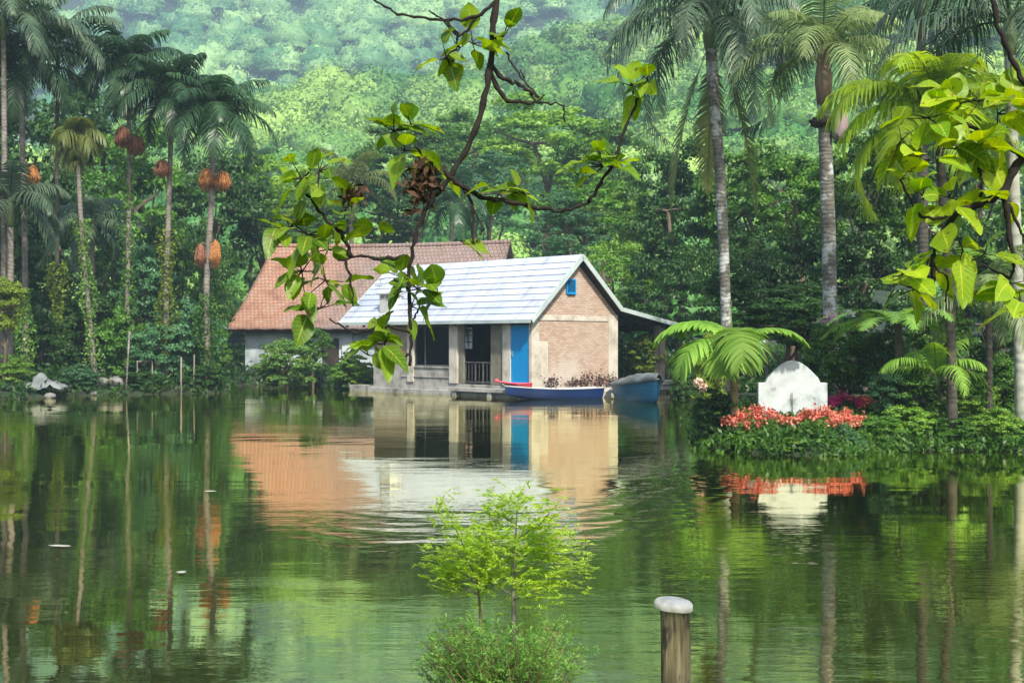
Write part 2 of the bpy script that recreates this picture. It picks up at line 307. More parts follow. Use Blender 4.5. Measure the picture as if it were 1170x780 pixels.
def water_mat():
    m, nt, N, L = mat('pond_water')
    out = N.new('ShaderNodeOutputMaterial')
    d = N.new('ShaderNodeBsdfDiffuse'); gl = N.new('ShaderNodeBsdfGlossy'); mx = N.new('ShaderNodeMixShader'); fr = N.new('ShaderNodeFresnel')
    fr.inputs[0].default_value = 1.45
    tc = N.new('ShaderNodeTexCoord')
    def no(scale, stretch, detail=4, rough=.55):
        mp = N.new('ShaderNodeMapping'); mp.inputs['Scale'].default_value = stretch; L.new(tc.outputs['Object'], mp.inputs[0])
        n = N.new('ShaderNodeTexNoise'); n.inputs['Scale'].default_value = scale; n.inputs['Detail'].default_value = detail; n.inputs['Roughness'].default_value = rough
        L.new(mp.outputs[0], n.inputs[0]); return n.outputs[0]
    def math_(op, a, b_, c_=None):
        x = N.new('ShaderNodeMath'); x.operation = op
        for i, q in enumerate((a, b_, c_)):
            if q is None: continue
            if isinstance(q, (int, float)): x.inputs[i].default_value = q
            else: L.new(q, x.inputs[i])
        return x.outputs[0]
    gust = no(.13, (.5, 1.0, 1), 3)                     # breezy and calm zones
    gr = N.new('ShaderNodeMapRange'); gr.inputs[1].default_value = .44; gr.inputs[2].default_value = .62; gr.inputs[3].default_value = .15; gr.inputs[4].default_value = 1; L.new(gust, gr.inputs[0])
    h = math_('MULTIPLY', no(2.6, (.35, 1.15, 1), 4, .6), gr.outputs[0])
    h = math_('MULTIPLY_ADD', no(.55, (.6, 1.2, 1), 2), 1.6, h)
    h = math_('MULTIPLY_ADD', math_('MULTIPLY', no(8.5, (.3, 1.2, 1), 3, .6), gr.outputs[0]), .30, h)
    # wide ring waves spreading from a point near the jetty
    sx = N.new('ShaderNodeSeparateXYZ'); L.new(tc.outputs['Object'], sx.inputs[0])
    dx = math_('SUBTRACT', sx.outputs[0], -.3); dy = math_('SUBTRACT', sx.outputs[1], 21.5)
    dist = math_('SQRT', math_('ADD', math_('MULTIPLY', dx, dx), math_('MULTIPLY', math_('MULTIPLY', dy, dy), .15)), 0)
    dist2 = math_('MULTIPLY_ADD', no(.9, (.5, 1, 1), 3), .9, dist); ring = math_('SINE', math_('MULTIPLY', dist2, 21), 0)
    r0 = N.new('ShaderNodeMapRange'); r0.interpolation_type = 'SMOOTHSTEP'; r0.inputs[1].default_value = 2.5; r0.inputs[2].default_value = 3.2; L.new(dist, r0.inputs[0])
    r1 = N.new('ShaderNodeMapRange'); r1.interpolation_type = 'SMOOTHSTEP'; r1.inputs[1].default_value = 4.3; r1.inputs[2].default_value = 3.5; L.new(dist, r1.inputs[0])
    msk = N.new('ShaderNodeMapRange'); msk.interpolation_type = 'SMOOTHSTEP'; msk.inputs[1].default_value = .3; msk.inputs[2].default_value = 2.2; L.new(math_('MULTIPLY_ADD', dy, -.35, dx), msk.inputs[0])
    mk2 = N.new('ShaderNodeMapRange'); mk2.interpolation_type = 'SMOOTHSTEP'; mk2.inputs[1].default_value = 0; mk2.inputs[2].default_value = -4; L.new(dy, mk2.inputs[0])
    env = math_('MULTIPLY', math_('MULTIPLY', r0.outputs[0], r1.outputs[0]), no(1.1, (.5, 1, 1), 3))
    h = math_('MULTIPLY_ADD', math_('MULTIPLY', math_('MULTIPLY', ring, env), math_('MULTIPLY', msk.outputs[0], mk2.outputs[0])), .7, h)
    bp = N.new('ShaderNodeBump'); bp.inputs['Distance'].default_value = .0065; bp.inputs['Strength'].default_value = 1
    L.new(h, bp.inputs['Height'])
    L.new(bp.outputs[0], gl.inputs['Normal']); L.new(bp.outputs[0], fr.inputs['Normal'])
    d.inputs[0].default_value = (.022, .028, .003, 1)
    gl.inputs['Roughness'].default_value = .015; gl.inputs['Color'].default_value = (.96, .93, .64, 1)
    f2 = N.new('ShaderNodeMapRange'); f2.inputs[1].default_value = 0; f2.inputs[2].default_value = .45; f2.inputs[3].default_value = .21; f2.inputs[4].default_value = .95; L.new(fr.outputs[0], f2.inputs[0])
    L.new(f2.outputs[0], mx.inputs[0]); L.new(d.outputs[0], mx.inputs[1]); L.new(gl.outputs[0], mx.inputs[2]); L.new(mx.outputs[0], out.inputs[0])
    return m
M['water'] = water_mat()
# ---------------------------------------------------------------- terrain
def gp(px, Y): return ((px - CX)/F*Y, Y)
SHORE = [(-60,42.5), (-45,42), gp(-60,42), gp(0,41), gp(30,41.5), gp(65,43), gp(120,44.5), gp(207,45.5), gp(262,46.5), gp(268,53), gp(300,55.5),
         gp(372,53.8), gp(400,49), gp(412,50.5), gp(425,51), gp(470,48.5), gp(545,45.8), gp(600,43.6), gp(650,46.5), gp(712,49.5), gp(800,49), gp(800,40), gp(793,32), gp(797,25),
         gp(810,22.2), gp(850,21.3), gp(920,20.9), gp(985,20.9), gp(1000,21.6), gp(1090,21.9), gp(1200,21.5), (14,21), (22,20), (30,15), (33,8), (30,3),
         (12,5.2), (6,5.9), (2.5,6.3), (0,6.45), (-3,6.2), (-8,5.4), (-16,4), (-30,3), (-60,10)]
SP = np.array(SHORE)
def water_dist(X, Y):
    """signed distance to the pond: positive on land"""
    X = np.asarray(X, float); Y = np.asarray(Y, float)
    ins = np.zeros(X.shape, bool); dmin = np.full(X.shape, 1e9)
    n = len(SP)
    for i in range(n):
        x0, y0 = SP[i]; x1, y1 = SP[(i+1) % n]
        c = ((y0 > Y) != (y1 > Y)) & (X < (x1-x0)*(Y-y0)/(y1-y0+1e-12)+x0); ins ^= c
        dx, dy = x1-x0, y1-y0; t = np.clip(((X-x0)*dx+(Y-y0)*dy)/(dx*dx+dy*dy), 0, 1)
        dmin = np.minimum(dmin, np.hypot(X-x0-t*dx, Y-y0-t*dy))
    return np.where(ins, -dmin, dmin)
def ss(a, b, x): t = np.clip((x-a)/(b-a), 0, 1); return t*t*(3-2*t)
def wob(X, Y, s): return np.sin(X/s*1.3+.7*np.sin(Y/s))*np.cos(Y/s*1.1+1.3+.6*np.sin(X/s*.8))
def height(X, Y):
    X = np.asarray(X, float); Y = np.asarray(Y, float)
    d = water_dist(X, Y)
    z = np.where(d < 0, np.maximum(-1.2, d*.6), .34*ss(0, .9, d) + .06*ss(1, 6, d))
    z = z + np.where(d > 0, .08*wob(X, Y, 2.3)*ss(.5, 3, d), 0)
    z = z + 3.0*ss(52, 110, Y)
    crest = 60 + (X+71)*.24 + 5*wob(X, Y, 37)
    z = z + (crest-3)*np.clip((Y-105)/245, 0, 1)**1.1
    z = z - 25*ss(355, 430, Y)
    z = z + np.where(Y > 440, (330-crest+20)*np.clip((Y-440)/510, 0, 1.1), 0) + 14*wob(X, Y, 75)*ss(440, 600, Y) + 4*wob(X, Y, 21)*ss(130, 200, Y)
    return z
def hz(x, y): return float(height(np.array([x]), np.array([y]))[0])
def grid_obj(name, xs, ys, zf, m):
    XX, YY = np.meshgrid(xs, ys); V = np.stack([XX.ravel(), YY.ravel(), zf(XX, YY).ravel()], 1)
    nx, ny = len(xs), len(ys); i = np.arange((ny-1)*(nx-1)); a = (i//(nx-1))*nx + i % (nx-1)
    return link(name, np_mesh(name, V, np.stack([a, a+1, a+nx+1, a+nx], 1)), m, smooth=True)
xs = np.concatenate([np.linspace(-520, -70, 46), np.arange(-66, 46, .6), np.linspace(50, 520, 46)])
ys = np.concatenate([np.arange(-8, 70, .6), np.arange(71, 130, 2), np.arange(132, 1100, 9)])
tag(grid_obj('ground', xs, ys, height, M['ground']), 'dark ground of the banks rising into wooded slopes', 'ground', kind='structure')
wa = MB(); wa.add([(-75,-4,0),(50,-4,0),(50,60,0),(-75,60,0)], [(0,1,2,3)])
tag(wa.build('water', M['water']), 'still green pond mirroring houses and palms', 'pond', kind='structure')
# haze
hm, nt_, N_, L_ = mat('haze_air'); o_ = N_.new('ShaderNodeOutputMaterial'); pv = N_.new('ShaderNodeVolumePrincipled')
pv.inputs['Color'].default_value = (.56, .80, 1, 1); pv.inputs['Density'].default_value = .0007; pv.inputs['Anisotropy'].default_value = .0
L_.new(pv.outputs[0], o_.inputs['Volume'])
hb = MB(); hb.box(-540, 540, -12, 1110, -3, 425)
hz_o = hb.build('haze', hm); tag(hz_o, 'thin bluish air haze paling the far slopes', 'haze', kind='stuff')
# ---------------------------------------------------------------- foliage generators
def leaf_quads(C, rng, L, W, up=.3, D=None, NRM=None, nj=.55, nu=.35):
    """diamond leaves at centres C; D optional preferred outward directions"""
    n = len(C); a = rng.normal(size=(n, 3))
    if D is not None: a = a*.8 + D
    a[:, 2] += -.15
    if NRM is not None:            # leaf faces look outward and upward from their clump
        q = NRM + rng.normal(size=(n, 3))*nj; q[:, 2] += nu; q /= np.linalg.norm(q, axis=1)[:, None]+1e-9
        a -= q*(a*q).sum(1)[:, None]
    a /= np.linalg.norm(a, axis=1)[:, None]+1e-9
    r = rng.normal(size=(n, 3)); r[:, 2] += up*3
    if NRM is not None: r = q
    b = np.cross(a, r); b /= np.linalg.norm(b, axis=1)[:, None]+1e-9
    nn = np.cross(b, a); nn *= np.sign(nn[:, 2:3]+1e-9)
    l = (L*rng.uniform(.6, 1.3, n))[:, None]; w_ = (W*rng.uniform(.7, 1.3, n))[:, None]
    V = np.empty((n, 4, 3)); V[:, 0] = C-a*l*.5; V[:, 1] = C+b*w_*.5+nn*w_*.15; V[:, 2] = C+a*l*.5-nn*l*.12; V[:, 3] = C-b*w_*.5+nn*w_*.15
    return V.reshape(-1, 3)
def fq(nv): return np.arange(nv).reshape(-1, 4)
def crown_pts(rng, ncl, per, flat=1.0, rc=.26, hollow=.55, lump=.25):
    """leaf centres in a unit crown (radius about 1) made of clumps"""
    d = rng.normal(size=(ncl, 3)); d /= np.linalg.norm(d, axis=1)[:, None]
    rad = rng.uniform(hollow, 1, ncl)**.7 * (1+lump*np.sin(d[:, 0]*5+d[:, 1]*4+rng.uniform(0, 6))*np.cos(d[:, 2]*4+rng.uniform(0, 6)))
    cc = d*rad[:, None]; cc[:, 2] *= flat
    rr = rc*rng.uniform(.55, 1.25, ncl)
    q = rng.normal(size=(ncl, per, 3)); q /= np.linalg.norm(q, axis=2)[:, :, None]; q[:, :, 2] = np.where(q[:, :, 2] < -.2, -q[:, :, 2]*.5, q[:, :, 2])
    u = rng.uniform(.55, 1, (ncl, per, 1))
    P = cc[:, None, :] + q*u*rr[:, None, None]*np.array([1, 1, .75])
    return P.reshape(-1, 3), q.reshape(-1, 3)
CROWNS = {}
def crown_proto(kind, k):
    key = (kind, k)
    if key in CROWNS: return CROWNS[key]
    rng = np.random.default_rng(100+k*7+len(kind))
    if kind == 'tree': P, D = crown_pts(rng, 85, 130, 1, .27, .5); V = leaf_quads(P, rng, .085, .05, NRM=D)
    elif kind == 'fine': P, D = crown_pts(rng, 130, 110, 1, .19, .45, .3); V = leaf_quads(P, rng, .058, .034, NRM=D)
    elif kind == 'loose': P, D = crown_pts(rng, 60, 110, 1, .24, .3, .45); V = leaf_quads(P, rng, .095, .055, NRM=D)
    elif kind == 'shrub': P, D = crown_pts(rng, 90, 130, 1, .27, .4, .15); V = leaf_quads(P, rng, .10, .055, NRM=D)
    me = np_mesh(kind+'_crown', V, fq(len(V))); CROWNS[key] = me; return me
NT = [0]
def tree(px, py, wpx, hpx, Y, m, kind, label, name='tree', cat='tree', group=None, seed=None, ground=None, trunk='bark', cname='crown'):
    NT[0] += 1; s = NT[0] if seed is None else seed; rnd = random.Random(s)
    c = at(px, py, Y); rx = wpx/F*Y/2*1.03; rz = hpx/F*Y/2
    g = hz(c.x, c.y) if ground is None else ground
    root = empty(name, (c.x, c.y, g), 0, label, cat, group)
    me = crown_proto(kind, rnd.randrange(3))
    o = bpy.data.objects.new(cname, me); col.objects.link(o); o.parent = root
    if not me.materials: me.materials.append(M[m])
    o.material_slots[0].link = 'OBJECT'; o.material_slots[0].material = M[m]
    o.location = (0, 0, c.z-g); o.scale = (rx, rx, rz); o.rotation_euler = (0, 0, rnd.uniform(0, 6.28))
    t = MB(); top = c.z-g; r0 = max(.05, min(.35, rx*.085))
    bend = [Vector((rnd.uniform(-.2, .2)*rx*k/4, rnd.uniform(-.2, .2)*rx*k/4, -.15+(top+.15)*k/4)) for k in range(5)]
    t.tube(smoothpts(bend, 3), [r0*(1-.6*i/12) for i in range(13)], 7)
    for k in range(6):
        b0 = bend[2+k % 3]; a = k*1.05+rnd.random(); e = Vector((math.cos(a)*rx*.7, math.sin(a)*rx*.7, top+rnd.uniform(-.3, .5)*rz))
        t.tube([b0, (b0+e)/2+Vector((0, 0, -.05*rz)), e], [r0*.45, r0*.28, r0*.08], 5, False)
    t.build('trunk' if name != 'shrub' else 'stem', M[trunk], root)
    return root
# hillside woods: two big stands that read as masses
def hill_stand(name, Y0, Y1, sp, per, rad, leaf, m, seed, label):
    rng = np.random.default_rng(seed)
    pts = []
    y = Y0
    while y < Y1:
        x0, x1 = -.50*y-10, .50*y+10
        n = int((x1-x0)/sp); x = np.linspace(x0, x1, n)+rng.uniform(-1, 1, n)*sp; yy = y+rng.uniform(-1.3, 1.3, n)*sp+6*np.sin(x/31+y)
        pts.append(np.stack([x, yy], 1)); y += sp*.92
    P = np.concatenate(pts); n = len(P); z = height(P[:, 0], P[:, 1])
    r = rad*np.clip(rng.lognormal(0, .26, n), .6, 1.6)*np.clip(P[:, 1]/210, .5, 1); tint = rng.uniform(0, 1, n)**1.3
    tint = np.clip(tint*.75+.3*wob(P[:, 0], P[:, 1], rad*6)+.1, 0, 1)
    d = rng.normal(size=(n, per, 3)); d[:, :, 2] = np.abs(d[:, :, 2])*1.1-.35; d /= np.linalg.norm(d, axis=2)[:, :, None]
    ph = rng.uniform(0, 6.3, (n, 1, 3))
    lum = 1+.30*np.sin(d[:, :, 0]*6+ph[:, :, 0])*np.sin(d[:, :, 1]*6+ph[:, :, 1])+.12*np.sin(d[:, :, 2]*9+ph[:, :, 2])
    rr = r[:, None, None]*lum[:, :, None]*rng.uniform(.82, 1, (n, per, 1))
    C = np.stack([P[:, 0], P[:, 1], z+r*.55], 1)[:, None, :] + d*rr*np.array([1, 1, .8])
    V = lf = np.repeat(leaf*np.clip(.42+.62*(P[:, 1]-Y0)/(Y1-Y0), .3, 1.1), per)
    V = leaf_quads(C.reshape(-1, 3), rng, lf, lf*.75, NRM=d.reshape(-1, 3), nj=.22, nu=.12)
    # the crowns' dense inner foliage: a lumpy dome per crown
    nu_, nv_ = 14, 7; th = np.linspace(.03, 2.0, nv_+1); ph_ = np.linspace(0, 2*np.pi, nu_+1)[:-1]
    TH, PH = np.meshgrid(th, ph_, indexing='ij'); dc = np.stack([np.sin(TH)*np.cos(PH), np.sin(TH)*np.sin(PH), np.cos(TH)], -1).reshape(1, -1, 3)
    lc = 1+.30*np.sin(dc[:, :, 0]*6+ph[:, :, 0])*np.sin(dc[:, :, 1]*6+ph[:, :, 1])+.12*np.sin(dc[:, :, 2]*9+ph[:, :, 2])
    K = np.stack([P[:, 0], P[:, 1], z+r*.55], 1)[:, None, :] + dc*(r[:, None]*lc*.80*rng.uniform(.88, 1.06, lc.shape))[:, :, None]*np.array([1, 1, .8])
    gi, gj = np.meshgrid(np.arange(nv_), np.arange(nu_), indexing='ij'); a_ = (gi*nu_+gj).ravel(); b_ = (gi*nu_+(gj+1) % nu_).ravel()
    q_ = np.stack([a_, b_, b_+nu_, a_+nu_], 1); nk = dc.shape[1]; Q = (q_[None]+(np.arange(n)*nk)[:, None, None]).reshape(-1, 4)
    nl = len(V); V = np.concatenate([V, K.reshape(-1, 3)])
    me = np_mesh(name, V, np.concatenate([fq(nl), Q+nl]))
    at_ = me.attributes.new('tint', 'FLOAT', 'POINT'); at_.data.foreach_set('value', np.concatenate([np.repeat(tint, per*4), np.repeat(tint, nk)]).astype(np.float32))
    return tag(link(name, me, M[m]), label, 'forest', kind='stuff')
hill_stand('hillside_forest', 80, 352, 7.6, 850, 5.2, .95, 'hill', 5, 'pale green dense forest covering the nearer slope behind the ponds edge')
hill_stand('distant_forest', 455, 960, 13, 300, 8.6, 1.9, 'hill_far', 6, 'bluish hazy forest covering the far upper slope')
# ---------------------------------------------------------------- palms
def frond_np(rng, az, el, L, droop, npair=38, ll=.7, lw=.05, hang=.5, vee=.25, start=.12, twist=0, seg=3, wide=None):
    """one feather leaf: midrib (strip tube) and leaflets, returns V, faces(quads)"""
    V = []; Fc = []
    n = 14; p = np.zeros(3); ps = [p.copy()]; ds = []
    for i in range(n):
        s = (i+.5)/n; e = el - droop*s**1.25; a = az + twist*s
        d = np.array([math.cos(a)*math.cos(e), math.sin(a)*math.cos(e), math.sin(e)]); ds.append(d); p = p+d*L/n; ps.append(p.copy())
    ds.append(ds[-1]); ps = np.array(ps); ds = np.array(ds)
    up0 = np.array([0, 0, 1.0])
    for i in range(n+1):       # midrib, triangular section
        d = ds[i]; a = az+twist*i/n; sd = np.array([-math.sin(a), math.cos(a), 0]); u = np.cross(d, sd)*-1; u = np.cross(sd, d)*-1 if u[2] < 0 else u
        w_ = .028*(L/3)**.5*(1-.85*i/n)+.003
        V += [ps[i]+sd*w_, ps[i]-sd*w_, ps[i]-np.array([0, 0, 1])*w_*1.2]
    for i in range(n):
        b = i*3
        for j in range(3): k = (j+1) % 3; Fc.append((b+j, b+k, b+3+k, b+3+j))
    for q in range(npair):
        s = start+(1-start)*(q+.5)/npair; f = s*n; i = min(int(f), n-1); t = f-i
        o = ps[i]*(1-t)+ps[i+1]*t; d = ds[i]; a = az+twist*s; sd = np.array([-math.sin(a), math.cos(a), 0]); u = np.cross(d, sd)
        if u[2] < 0: u = -u
        prof = (math.sin(math.pi*min(1, (s-start)/(1-start)*.86+.12)))**.6
        for sg in (1, -1):
            l = ll*prof*rng.uniform(.85, 1.1); fw = .35+.9*s**3+rng.normal()*.06
            dr = sd*sg+d*fw+u*vee+rng.normal(size=3)*.05; dr /= np.linalg.norm(dr)
            wv = d*lw*(wide(s) if wide else 1)
            q0 = o.copy(); base = len(V); V += [q0-wv*.5, q0+wv*.5]
            for k in range(1, seg+1):
                dr = dr+np.array([0, 0, -1])*hang*(k/seg)*rng.uniform(.8, 1.2); dr /= np.linalg.norm(dr); q0 = q0+dr*l/seg
                ww = wv*(1-.42*k/seg if k < seg else .12); V += [q0-ww*.5, q0+ww*.5]
                b = base+2*(k-1); Fc.append((b, b+1, b+3, b+2))
    return np.array(V), np.array(Fc)
def frond(name, m, parent, loc, seed, **k):
    V, Fc = frond_np(np.random.default_rng(seed), **k)
    o = link(name, np_mesh(name, V, Fc), M[m], parent); o.location = loc; return o
def merged_crown(name, m, parent, loc, specs, seed):
    rng = np.random.default_rng(seed); Vs = []; Fs = []; b = 0
    for k in specs:
        V, Fc = frond_np(rng, **k); Vs.append(V); Fs.append(Fc+b); b += len(V)
    o = link(name, np_mesh(name, np.concatenate(Vs), np.concatenate(Fs)), M[m], parent); o.location = loc; return o
def palm_trunk(root, pts, r0, r1, m, name='trunk', n=10):
    t = MB(); P = smoothpts(pts, 6); k = len(P)
    t.tube(P, [(r0+(r1-r0)*i/(k-1))*(1+.25*max(0, 1-i/3)) for i in range(k)], n); return t.build(name, M[m], root, True)
def blob(name, m, parent, c, rx, ry, rz, seed, rough=.25, tail=0):
    rng = np.random.default_rng(seed); nu, nv = 20, 12; V = []; Fc = []
    for j in range(nv+1):
        for i in range(nu):
            th = math.pi*j/nv; ph = 2*math.pi*i/nu; k = 1+rough*rng.uniform(-.5, .5)
            z = math.cos(th); r = math.sin(th)*(1-tail*(-z if z < 0 else 0))
            V.append((rx*r*math.cos(ph)*k, ry*r*math.sin(ph)*k, rz*z*k))
    for j in range(nv):
        for i in range(nu): Fc.append((j*nu+i, j*nu+(i+1) % nu, (j+1)*nu+(i+1) % nu, (j+1)*nu+i))
    o = link(name, np_mesh(name, V, Fc), M[m], parent, True); o.location = c; return o
def bunch(parent, m, c, r, h, seed):
    """hanging fruit cluster: strings of small fruit round a core"""
    rng = np.random.default_rng(seed); b = MB()
    for i in range(230):
        a = rng.uniform(0, 6.28); q = math.sqrt(rng.uniform(0, 1)); rr = r*q*rng.uniform(.85, 1.2); ca, sa = math.cos(a), math.sin(a)
        zb = -h*.5*rng.uniform(.55, 1.2)*math.sqrt(max(.12, 1-q*q*.75))
        b.tube([(0, 0, h*.5), (rr*.75*ca, rr*.75*sa, h*.30*rng.uniform(.4, 1.2)), (rr*ca, rr*sa, zb*.4), (rr*1.05*ca+rng.normal()*r*.06, rr*1.05*sa, zb)], [.006, r*.035, r*.045, r*.018], 4)
    o = b.build('fruit_cluster', M[m], parent, True); o.location = c; return o
def vine(parent, z0, z1, r, seed, x=lambda z: 0, m='bush_low', n=1100, leaf=.14):
    rng = np.random.default_rng(seed); z = rng.uniform(z0, z1, n); a = rng.uniform(0, 6.28, n)
    dens = .6+.5*np.sin(z*2.3+seed); rr = r*(.5+dens*rng.uniform(0, 1, n))
    C = np.stack([np.array([x(q) for q in z])+rr*np.cos(a), rr*np.sin(a), z], 1)
    V = leaf_quads(C, rng, leaf, leaf*.6); return link('climbing_vine', np_mesh('climbing_vine', V, fq(len(V))), M[m], parent)
def palm(pts_px, Y, r0, r1, nf, L, label, crown='palm_dark', bark='palmbark', ll=.95, hang=.9, seed=1, fruits=(), vines=(), shaft=.9, shaftm='shaft', merged=True,
         droop=(1.2, 2.2), lw=.07, npair=38, group='palms along the left shore', name='palm_tree', elmin=-.1, dead=0, azs=None, base=None):
    P = [at(x, y, Y) for x, y in pts_px]; b = P[-1].copy(); g = hz(b.x, b.y)
    b.z = g; root = empty(name, b, 0, label, 'palm tree', group)
    loc = [p-b for p in P[::-1]]; loc[0].z = -.2
    palm_trunk(root, loc, r0, r1, bark)
    top = loc[-1]; rnd = random.Random(seed)
    if shaft:
        s = MB(); s.tube([top-Vector((0, 0, .15)), top+Vector((0, 0, shaft*.3)), top+Vector((0, 0, shaft))], [r1*1.05, r1*1.45, r1*.75], 10); s.build('crownshaft', M[shaftm], root, True)
    apex = top+Vector((0, 0, shaft*.85)); specs = []
    for i in range(nf):
        u = (i+.5)/nf; az = (i*2.39996+rnd.uniform(-.2, .2)) if azs is None else azs[i % len(azs)]+rnd.uniform(-.15, .15)
        el = elmin+(1.42-elmin)*u**1.2; dr = droop[1]+(droop[0]-droop[1])*u+rnd.uniform(-.2, .2)
        specs.append(dict(az=az, el=el, L=L*rnd.uniform(.82, 1.1)*(1-.25*u), droop=dr, npair=npair, ll=ll, lw=lw, hang=hang, vee=.2))
    if merged: merged_crown('crown', crown, root, apex, specs, seed)
    else:
        for i, k in enumerate(specs): frond('frond', crown, root, apex, seed*50+i, **k)
    for i in range(dead):
        frond('dead_frond', 'dead', root, apex-Vector((0, 0, .2)), seed*77+i, az=rnd.uniform(0, 6.28), el=-.9, L=L*.6, droop=.7, npair=16, ll=ll*.7, lw=lw, hang=1.2)
    for (x, y, rpx, hpx, m) in fruits:
        c = at(x, y, Y-.15)-b; bunch(root, m, c, rpx/F*Y, hpx/F*Y, seed+x)
        s = MB(); px_ = min(loc, key=lambda q: abs(q.z-c.z-.3)); s.tube([Vector((px_.x, px_.y, c.z+.45)), c+Vector((0, 0, hpx/F*Y*.5))], [.03, .025], 5); s.build('fruit_stalk', M['bark'], root)
    for (y0, y1, rr, m) in vines:
        za, zb = at(0, y1, Y).z-g, at(0, y0, Y).z-g
        def xx(z):
            for q0, q1 in zip(loc, loc[1:]):
                if q0.z <= z <= q1.z: return q0.x+(q1.x-q0.x)*(z-q0.z)/(q1.z-q0.z)
            return 0
        vine(root, za, zb, rr, seed, xx, m)
    return root
palm([(4,42),(5,200),(3,430)], 44, .11, .09, 20, 3.4, 'palm at the left edge of the photo, its crown cut by the frame', 'palm_grey', seed=3)
palm([(24,100),(28,260),(30,432)], 46, .12, .10, 22, 3.5, 'palm with an orange fruit bunch beside the leftmost trunk', 'palm_dark', seed=4, fruits=[(38,200,7,24,'fruit')], vines=[(330,425,.3,'bush_low')], shaftm='palm_olive')
palm([(66,70),(65,240),(67,438)], 47, .09, .07, 18, 3.9, 'slim dark trunked palm with wide arching grey fronds', 'palm_grey', 'palmbark_dark', seed=5, vines=[(300,420,.3,'yellow')])
palm([(88,165),(94,270),(110,410)], 45, .095, .08, 11, 1.45, 'short crowned palm with dry yellowish hanging fronds', 'palm_olive', seed=6, hang=1.2, droop=(1.9, 2.8), vines=[(250,420,.28,'bush_low')], shaft=.4, elmin=-.6)
palm([(147,100),(147,240),(144,420)], 48, .10, .08, 22, 3.2, 'palm with two reddish brown fruit bunches below its crown', 'palm_dark', seed=7, fruits=[(140,157,9,26,'fruit_brown'),(156,166,9,24,'fruit_brown')], vines=[(180,420,.3,'mid')])
palm([(196,130),(193,230),(190,330),(190,425)], 47, .115, .09, 22, 3.0, 'palm with one brown fruit bunch and drooping dark crown', 'palm_dark', seed=8, fruits=[(186,193,9,22,'fruit_brown')], vines=[(262,420,.32,'yellow')])
palm([(245,150),(241,240),(236,330),(238,425)], 47, .125, .10, 26, 3.3, 'palm with four fruit bunches, rightmost tall palm of the left row', 'palm_dark', seed=9, vines=[(335,425,.4,'mid')],
     fruits=[(236,205,8,27,'fruit'),(254,207,9,24,'fruit'),(229,292,6,28,'fruit_brown'),(246,290,6,33,'fruit')], hang=.8)
palm([(284,205),(286,300),(288,370)], 74, .14, .12, 15, 3.3, 'low dark palm with long fronds beside the tiled roof', 'palm_dark', 'palmbark_dark', seed=11, droop=(1.5, 2.6))
palm([(105,275),(105,360),(104,430)], 50, .13, .12, 12, 3.2, 'low shaded palm with blue grey fronds among the left trunks', 'palm_grey', 'palmbark_dark', seed=12, droop=(1.6, 2.6), elmin=-.4)
palm([(12,255),(12,360),(10,435)], 43.5, .12, .11, 11, 3.2, 'low palm with pale blue arching fronds at the left edge', 'palm_grey', seed=13, droop=(1.5, 2.4))
palm([(400,225),(402,300),(402,380)], 72, .16, .13, 13, 4.6, 'bushy palm with feathery fronds behind the tiled roof', 'palm_olive', seed=14, group='palms behind the houses')
palm([(516,250),(516,300),(516,380)], 66, .12, .11, 11, 3.2, 'dark palm behind the roofs between two round trees', 'palm_dark', seed=15, group='palms behind the houses')
G = 'palms on the right bank'
palm([(812,50),(816,120),(824,220),(834,380)], 30, .125, .14, 17, 4.2, 'tall palm with long hanging fronds and white flecked slender trunk', 'palm_grey', 'palmbark_lichen', seed=21, merged=False,
     ll=1.0, hang=1.1, droop=(2.3, 2.9), shaft=.6, group=G, npair=50, lw=.055, elmin=.0)
r1 = palm([(941,112),(943,160),(947,280),(951,400)], 28, .17, .145, 17, 2.9, 'palm with lichen blotched trunk and brown ring under its crown', 'palm_pale', 'palmbark_lichen', seed=23, merged=False,
     ll=.8, hang=.8, droop=(1.4, 2.4), shaft=1.2, shaftm='shaft_brown', group=G, npair=34, lw=.05, elmin=.2)
c = at(943,140,28)-r1.location; blob('fibre_collar', 'wood_dark', r1, c, .34, .3, .13, 3, .5)
c = at(960,142,27.8)-r1.location; blob('dead_sheath', 'sheath', r1, c, .17, .16, .40, 4, .2, -.25)
palm([(1154,55),(1158,200),(1163,330),(1169,470)], 22.5, .115, .10, 15, 3.8, 'palm with smooth whitish trunk at the right edge of the photo', 'palm_grey', 'palmbark_white', seed=25, merged=False,
     ll=.95, hang=1.0, droop=(1.6, 2.5), shaft=.6, group=G, npair=48, lw=.045, elmin=.1)
palm([(1052,20),(1054,200),(1056,400)], 35, .16, .14, 13, 4.2, 'palm with dense dark hanging fronds beyond the whitish trunk', 'palm_dark', 'palmbark_dark', seed=27, merged=False,
     ll=1.1, hang=1.0, droop=(1.7, 2.6), shaft=.6, group=G, npair=46, lw=.05)
# two half-dead fronds hanging behind the slender trunk
rr = [o for o in col.objects if o.get('label', '').startswith('tall palm with long')][0]
for k, (az, m) in enumerate([(.1, 'palm_olive'), (3.3, 'palm_olive'), (1.6, 'palm_olive')]):
    frond('hanging_frond', m, rr, at(818+(8, -10, 0)[k],58,30)-rr.location+Vector((0, .3, .0)), 300+k, az=az, el=-1.22, L=(4.1, 4.0, 3.4)[k], droop=.3, npair=50, ll=.62, lw=.075, hang=.4, start=.12)
